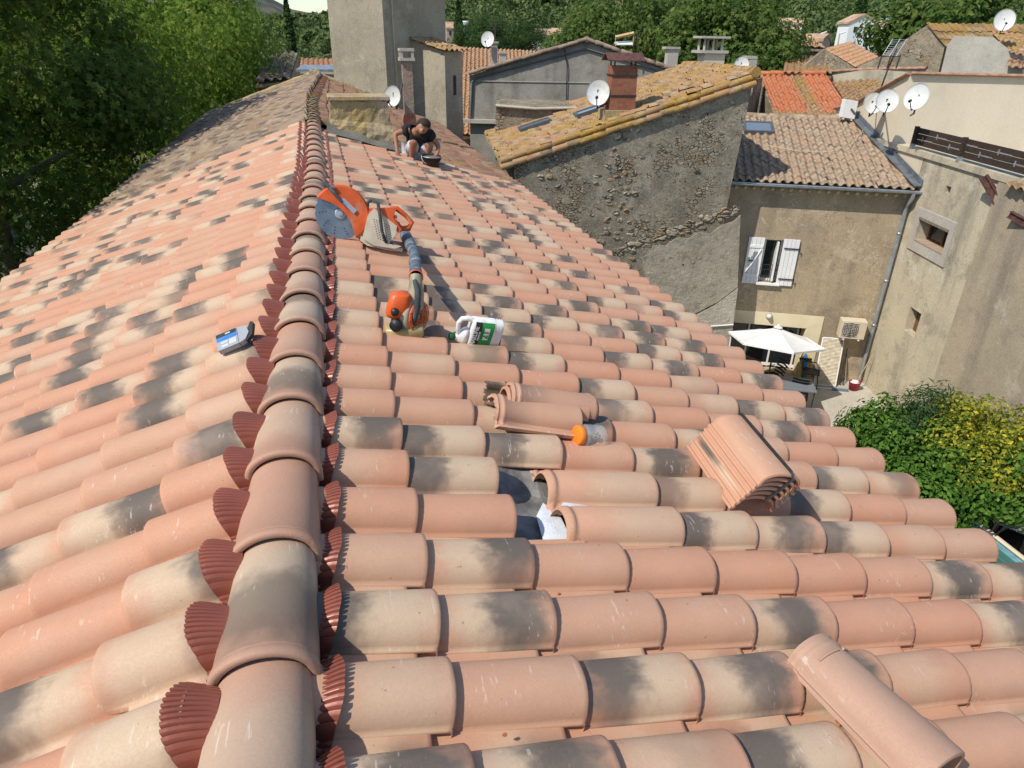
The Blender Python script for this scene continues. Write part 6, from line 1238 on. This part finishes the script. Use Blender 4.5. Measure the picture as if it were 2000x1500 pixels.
def tree(name, label, cat, base, c, rad, nb, per, size, mat, seed, group=None, kind='maple', bark=None, tr=.28, br=(.6, 1.3), low=-.9, nl=9):
    t = thing(name, base, label, cat, group); P, N, bc = crown_pts(c, rad, nb, per, seed, br, low); leaf_mesh('crown', P, N, size, mat, t, kind, seed)
    r = np.random.default_rng(seed+50); base, c = A3(*base), A3(*c); mb = MB(); f_ = base*.45+c*.55; mb.tube([base, base*.7+c*.3+r.normal(0, .1, 3), f_, c], [tr*1.2, tr, tr*.7, tr*.4], 9)
    for k in range(nl):
        b = A3(*bc[int(r.integers(len(bc)))]); s_ = base*(.55-.03*k)+c*(.45+.03*k); mb.tube([s_, s_*.5+b*.5+r.normal(0, .2, 3), b], [tr*.4, tr*.22, tr*.06], 6)
    mb.build('trunk', bark or m_bark, t); return t
m_bark = wallmat('plane_bark', (.22, .18, .12), (.3, .26, .18), (.1, .09, .06), .5, 1.5, .01)
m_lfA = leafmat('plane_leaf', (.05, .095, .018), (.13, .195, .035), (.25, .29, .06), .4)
m_lfB = leafmat('plane_leaf_painted_sun', (.1, .17, .022), (.22, .32, .05), (.38, .42, .09), .5)  # brighter copy of the plane leaf, sunlight on the farther trees painted into its colour
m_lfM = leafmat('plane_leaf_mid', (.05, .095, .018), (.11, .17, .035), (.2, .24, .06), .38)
m_lfP = leafmat('pine_needles', (.02, .05, .012), (.045, .085, .018), (.08, .12, .03), .15)
PG = 'plane trees along the left side'
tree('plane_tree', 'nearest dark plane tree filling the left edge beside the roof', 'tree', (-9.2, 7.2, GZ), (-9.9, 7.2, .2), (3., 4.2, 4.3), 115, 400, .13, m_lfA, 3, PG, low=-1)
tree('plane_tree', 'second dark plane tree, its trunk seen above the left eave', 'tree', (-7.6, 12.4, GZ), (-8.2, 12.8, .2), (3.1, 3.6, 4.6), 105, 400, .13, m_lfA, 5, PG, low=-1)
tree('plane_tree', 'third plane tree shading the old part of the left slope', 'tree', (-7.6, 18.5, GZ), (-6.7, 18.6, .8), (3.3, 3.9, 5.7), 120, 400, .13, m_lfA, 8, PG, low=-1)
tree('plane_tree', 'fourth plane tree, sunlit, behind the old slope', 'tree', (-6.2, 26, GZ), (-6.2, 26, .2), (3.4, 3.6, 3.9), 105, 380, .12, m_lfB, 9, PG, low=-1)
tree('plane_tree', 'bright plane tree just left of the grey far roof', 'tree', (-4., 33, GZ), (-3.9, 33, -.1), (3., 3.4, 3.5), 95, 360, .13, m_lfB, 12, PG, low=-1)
tree('plane_tree', 'tall plane tree behind the others at the top left', 'tree', (-12.5, 30, GZ), (-12.5, 30, .8), (5., 4, 5.), 105, 380, .14, m_lfB, 13, PG, low=-1)
# plane trees in the middle distance
for i, (x, D, w, zc, rz_, sd_, lab) in enumerate(((1150, 44, 2.6, .1, 3., 21, 'left plane tree of the clump behind the grey gable'), (1235, 42, 3.0, .9, 3.4, 22, 'second plane tree of the clump behind the grey gable'), (1330, 40, 3.2, .7, 3.3, 23, 'middle plane tree behind the pale chimney'), (1420, 38, 3.0, .3, 3.3, 24, 'plane tree behind the open-capped chimney and dish'), (1487, 36, 1.9, -.6, 2.6, 25, 'smaller rightmost plane tree beside the low roofs'))):
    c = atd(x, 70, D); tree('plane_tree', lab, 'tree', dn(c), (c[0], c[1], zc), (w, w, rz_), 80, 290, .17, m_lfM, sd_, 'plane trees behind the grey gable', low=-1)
for x, D, w, zc, sd_, lab in ((1835, 62, 4.2, 1.6, 31, 'left round tree behind the upper right stone house'), (1930, 58, 3.6, 1.0, 32, 'right round tree behind the corner dish')):
    c = atd(x, 40, D); tree('broadleaf_tree', lab, 'tree', dn(c), (c[0], c[1], zc), (w, w, 3.4), 110, 150, .24, m_lfM, sd_, 'round trees upper right', kind='leaf')
c = atd(970, 60, 70); tree('umbrella_pine', 'dark rounded umbrella pine between tower and grey gable', 'tree', dn(c), (c[0], c[1], 1.1), (3.7, 3.7, 2.2), 120, 300, .15, m_lfP, 41, None, kind='long', br=(.6, 1.), low=-.5)
# hedge and shrubs lower right
def shrub(name, label, c, rad, nb, per, size, mat, seed, kind='leaf', br=(.2, .42)):
    t = thing(name, dn(c), label, 'shrub', 'shrubs beside the patio'); P, N, bc = crown_pts(c, rad, nb, per, seed, br, -.6); leaf_mesh('foliage', P, N, size, mat, t, kind, seed); mb = MB()
    for b in bc[:14]: mb.tube([dn(c), (dn(c)+b)*.5, b], [.03, .02, .008], 5)
    mb.build('stems', m_bark, t)
m_iv = leafmat('ivy_leaf', (.04, .1, .014), (.11, .22, .03), (.2, .31, .06), .3); m_ol = leafmat('oleander_leaf', (.02, .055, .015), (.05, .1, .03), (.09, .14, .05), .2); m_yl = leafmat('golden_leaf', (.08, .14, .02), (.36, .36, .04), (.68, .54, .06), .35)
def gat(px, py, z): return atz(px, py, z)
for i, (x, y, z, r_, lab) in enumerate(((1722, 868, -6.1, .75, 'leafy green shrub at the patio edge'), (1790, 900, -6.0, .9, 'broad leafy green shrub behind the eave corner'), (1795, 985, -6.3, .7, 'low green shrub near the pool'), (1850, 960, -6.2, .8, 'green shrub between the golden bushes and the eave'), (1960, 960, -6.1, .9, 'green undergrowth below the golden shrub'))):
    shrub('green_shrub', lab, gat(x, y, z), (r_, r_, .8), 40, 150, .065, m_iv, 60+i)
shrub('oleander', 'dark narrow-leaved oleander against the stained wall', gat(1800, 832, -5.7), (.75, .7, 1.05), 40, 170, .085, m_ol, 71, 'long'); 
for i, (x, y, z, r_, lab) in enumerate(((1935, 850, -5.5, .85, 'large golden leaved shrub at the right edge'), (1860, 905, -5.9, .55, 'small golden shrub before the oleander'), (1985, 900, -5.6, .8, 'golden shrub cut by the right edge of the frame'), (1900, 935, -5.9, .6, 'golden shrub above the pool corner'))):
    shrub('golden_shrub', lab, gat(x, y, z), (r_, r_, .85), 38, 170, .05, m_yl, 80+i)
# ================= hills =================
gx_ = np.linspace(-900, 1500, 150); gy_ = np.linspace(60, 1500, 110); GX, GY = np.meshgrid(gx_, gy_, indexing='ij'); V = np.stack([GX, GY, hz(GX, GY)], -1).reshape(-1, 3); i_ = np.arange(len(V)).reshape(GX.shape)
mh = Mt('hill_ground', 1., .05); mh = mh.out(mh.mix(mh.mr(mh.noise(.03, 8), .4, .65), (.05, .065, .025), (.2, .17, .1)))
o = mesh_np('hills', V, np.stack([i_[:-1, :-1], i_[1:, :-1], i_[1:, 1:], i_[:-1, 1:]], -1).reshape(-1, 4), mh, smooth=True); tag(o, kind='structure')
rf = np.random.default_rng(77); PF, NF, SF = [], [], []
n = 0; TR = []
while n < 5200:
    a = rf.uniform(-16, 48); d = rf.uniform(75, 950)**1.; 
    if rf.random() > (d/950)**.5: continue
    x, y = d*math.sin(R(a)), d*math.cos(R(a)); z = float(hz(np.array(x), np.array(y))); 
    if z < GZ+1 and rf.random() < (.75 if d > 140 else .9): continue
    if d < 128 and 33 < a < 46.5 or d < 185 and (8.5 < a < 11 or 15.5 < a < 20.5) and rf.random() < .9: continue
    TR.append((x, y, z, rf.uniform(2.4, 4.6)*(1+.25*(d > 400)), d)); n += 1
for k, (x, y, z, r_, d) in enumerate(TR):
    m = int(46 if d > 350 else 150 if d > 200 else 420); dd_ = rf.normal(0, 1, (m, 3)); dd_ /= np.linalg.norm(dd_, axis=1, keepdims=True); dd_[:, 2] = np.abs(dd_[:, 2])*1.0-.15
    PF.append(np.array([x, y, z+r_*.8])+dd_*r_*rf.uniform(.7, 1.1, (m, 1))*[1, 1, 1.05]); NF.append(dd_+rf.normal(0, .35, (m, 3))); SF.append(np.full(m, r_*(.36 if d > 350 else .2 if d > 200 else .1)))
PF, NF, SF = np.concatenate(PF), np.concatenate(NF), np.concatenate(SF)
m_for = leafmat('forest_leaf', (.06, .1, .03), (.11, .16, .048), (.17, .2, .07), .2)
_u = np.random.default_rng(3)
fo = leaf_mesh('forest', PF, NF, 1., m_for, None, 'leaf', 5) if False else None
def leaf_var(name, P, N, S_, mat, seed):
    r = np.random.default_rng(seed); n = len(P); N = N/np.linalg.norm(N, axis=1, keepdims=True); A = r.normal(0, 1, (n, 3)); A -= N*(A*N).sum(1, keepdims=True); A /= np.linalg.norm(A, axis=1, keepdims=True); B = np.cross(N, A)
    V = np.array([(1, 0, -.15), (.1, .7, .1), (-.9, 0, -.1), (.1, -.7, .1)]); s = S_*r.uniform(.6, 1.3, n); W_ = P[:, None]+s[:, None, None]*(V[None, :, 0:1]*A[:, None]+V[None, :, 1:2]*B[:, None]+V[None, :, 2:3]*N[:, None])
    return mesh_np(name, W_.reshape(-1, 3), np.arange(n*4).reshape(-1, 4), mat, None, {'rnd': np.repeat(r.random((n, 3)), 4, 0)})
tag(leaf_var('forest', PF, NF, SF, m_for, 5), 'dense pine woodland covering the hills behind the village', 'forest', kind='stuff')
# cypresses
for i, (x, y, D, h, lab) in enumerate(((567, 78, 120, 6., 'slender cypress left of the tower before the wooded hill'), (896, 66, 120, 4.5, 'small dark cypress by the pink house'), (1668, 62, 125, 5., 'cypress left of the white gabled house'), (1678, 60, 135, 4.4, 'cypress touching the white gabled house'), (1738, 50, 130, 4.6, 'cypress before the slate roofed house'))):
    c = atd(x, y, D); t = thing('cypress', (c[0], c[1], c[2]-h), lab, 'tree', 'cypresses'); r = np.random.default_rng(i+90); m = 900; tt = r.random(m); an = r.uniform(0, 6.3, m); rr = .75*np.sin(PI*np.clip(tt*.9+.08, 0, 1))*r.uniform(.7, 1.05, m)
    P = np.stack([c[0]+rr*np.cos(an), c[1]+rr*np.sin(an), c[2]-h+tt*2*h], 1); N = np.stack([np.cos(an), np.sin(an), 0*an+.5], 1)+r.normal(0, .3, (m, 3)); leaf_mesh('crown', P, N, .4, m_lfP, t, 'leaf', i); mb = MB(); mb.tube([(c[0], c[1], c[2]-h-2), (c[0], c[1], c[2])], [.2, .1], 6); mb.build('trunk', m_bark, t)
# distant bluish mountain behind the left trees
mtp = [(-1500, 3600, -10), (-1100, 3600, 90), (-700, 3600, 160), (-420, 3600, 215), (-250, 3600, 190), (-60, 3600, 110), (250, 3600, 60), (500, 3600, -10)]
mb = MB(); V = []; 
for j, (k_, dz) in enumerate(((1, 0), (.45, -500), (0, -900))): V += [(x, y+dz, z*k_+(6*math.sin(x*.02)*k_)) for x, y, z in mtp]
V += [(x, y+900, -10) for x, y, z in mtp]; w = len(mtp); mb.add(V, [(j*w+i, j*w+i+1, (j+1)*w+i+1, (j+1)*w+i) for j in range(2) for i in range(w-1)]+[(i+1, i, 3*w+i, 3*w+i+1) for i in range(w-1)], 0, False)
mmt = Mt('mountain_scrub', 1., .05); mmt = mmt.out(mmt.mix(mmt.mr(mmt.noise(.006, 8), .4, .6), (.07, .085, .07), (.14, .13, .1))); tag(mb.build('mountain', mmt), kind='structure')
# street behind the left trees
mb = MB(); mb.quad((-16, -20, GZ), (-3.6, -20, GZ), (-3.6, 60, GZ), (-16, 60, GZ)); ma_ = Mt('asphalt', .95, .2); tag(mb.build('street', ma_.out(ma_.mix(ma_.mr(ma_.noise(3, 6), .3, .7), (.05, .05, .048), (.09, .088, .085)))), kind='structure')
def car(x, y, rz, col, lab):
    t = thing('parked_car', (x, y, GZ), lab, 'car', 'cars parked under the plane trees', rz); f3 = lambda a, b, c: A3(*(WM[t] @ Vector((a, b, c))))
    m_ = plain('car_paint_'+lab.split()[0], col, .25, .03, coat=.6); mb = MB()
    prof = [(-2.1, .35), (-2.15, .75), (-1.9, .95), (-1.5, 1.0), (-.95, 1.42), (.55, 1.45), (1.2, 1.02), (1.95, .85), (2.1, .6), (2.08, .35)]
    mb.prism([f3(-.85, a, c) for a, c in prof], f3(.85, 0, 0)-f3(-.85, 0, 0)); mb.build('body', m_, t, bevel=.09)
    for sd_ in (-1, 1):
        mb = MB(); mb.prism([f3(.856*sd_, a, c) for a, c in ((-1.35, 1.02), (-.9, 1.36), (.5, 1.38), (1.0, 1.04))], f3(.0, 0, 0)-f3(.004*sd_*-1, 0, 0)); mb.build('side_window', m_glass, t)
        for a in (-1.3, 1.3): mb = MB(); mb.lathe(f3(.75*sd_, a, .32), f3(sd_, 0, 0)-f3(0, 0, 0), [(0, .32), (.13, .32), (.14, .2), (.13, .001)], 20); mb.build('wheel', m_black, t)
    mb = MB(); mb.prism([f3(-.7, 1.17, 1.06), f3(.7, 1.17, 1.06), f3(.62, .62, 1.42), f3(-.62, .62, 1.42)], f3(0, .02, .03)-f3(0, 0, 0)); mb.build('windscreen', m_glass, t)
car(-9.5, 19., .1, (.75, .76, .78), 'white car parked under the plane trees, seen through the leaves'); car(-9.7, 25, .05, (.3, .33, .4), 'grey car parked behind the white one under the trees'); car(-10.2, 12.5, .1, (.7, .7, .72), 'silver car parked below the nearest plane tree')
# pale house fronts across the street glimpsed through the trees
for i, (y0, y1, h_) in enumerate(((2, 14, 5.), (14.2, 24, 5.6), (24.2, 38, 5.))):
    t = thing('house', (-19, (y0+y1)/2, GZ), ['pale house front across the street, nearest of three behind the trees', 'pale house front across the street, middle of three behind the trees', 'pale house front across the street, farthest of three behind the trees'][i], 'house', 'houses across the street')
    mb = MB(); mb.box((-21, (y0+y1)/2, GZ+h_/2), (5, y1-y0, h_)); mb.build('wall', m_beige, t); canal('roof', (-18.1, y0, GZ+h_), (-18.1, y1, GZ+h_), (-3, 0, .9), m_fargrey, t, seed=90+i)
    for k in range(3): mb = MB(); mb.box((-18.48, y0+2+k*(y1-y0-4)/2, GZ+h_*.6), (.06, .9, 1.3)); mb.build('window', m_glass, t)
# ================= ground =================
mg = Mt('ground_mat', .95, .1); mg = mg.out(mg.mix(mg.mr(mg.noise(.05, 8), .35, .65), (.2, .19, .13), (.1, .12, .055)))
mb = MB(); mb.quad((-3500, -600, GZ-.35), (3500, -600, GZ-.35), (3500, 5000, GZ-.35), (-3500, 5000, GZ-.35)); tag(mb.build('ground', mg), kind='structure')
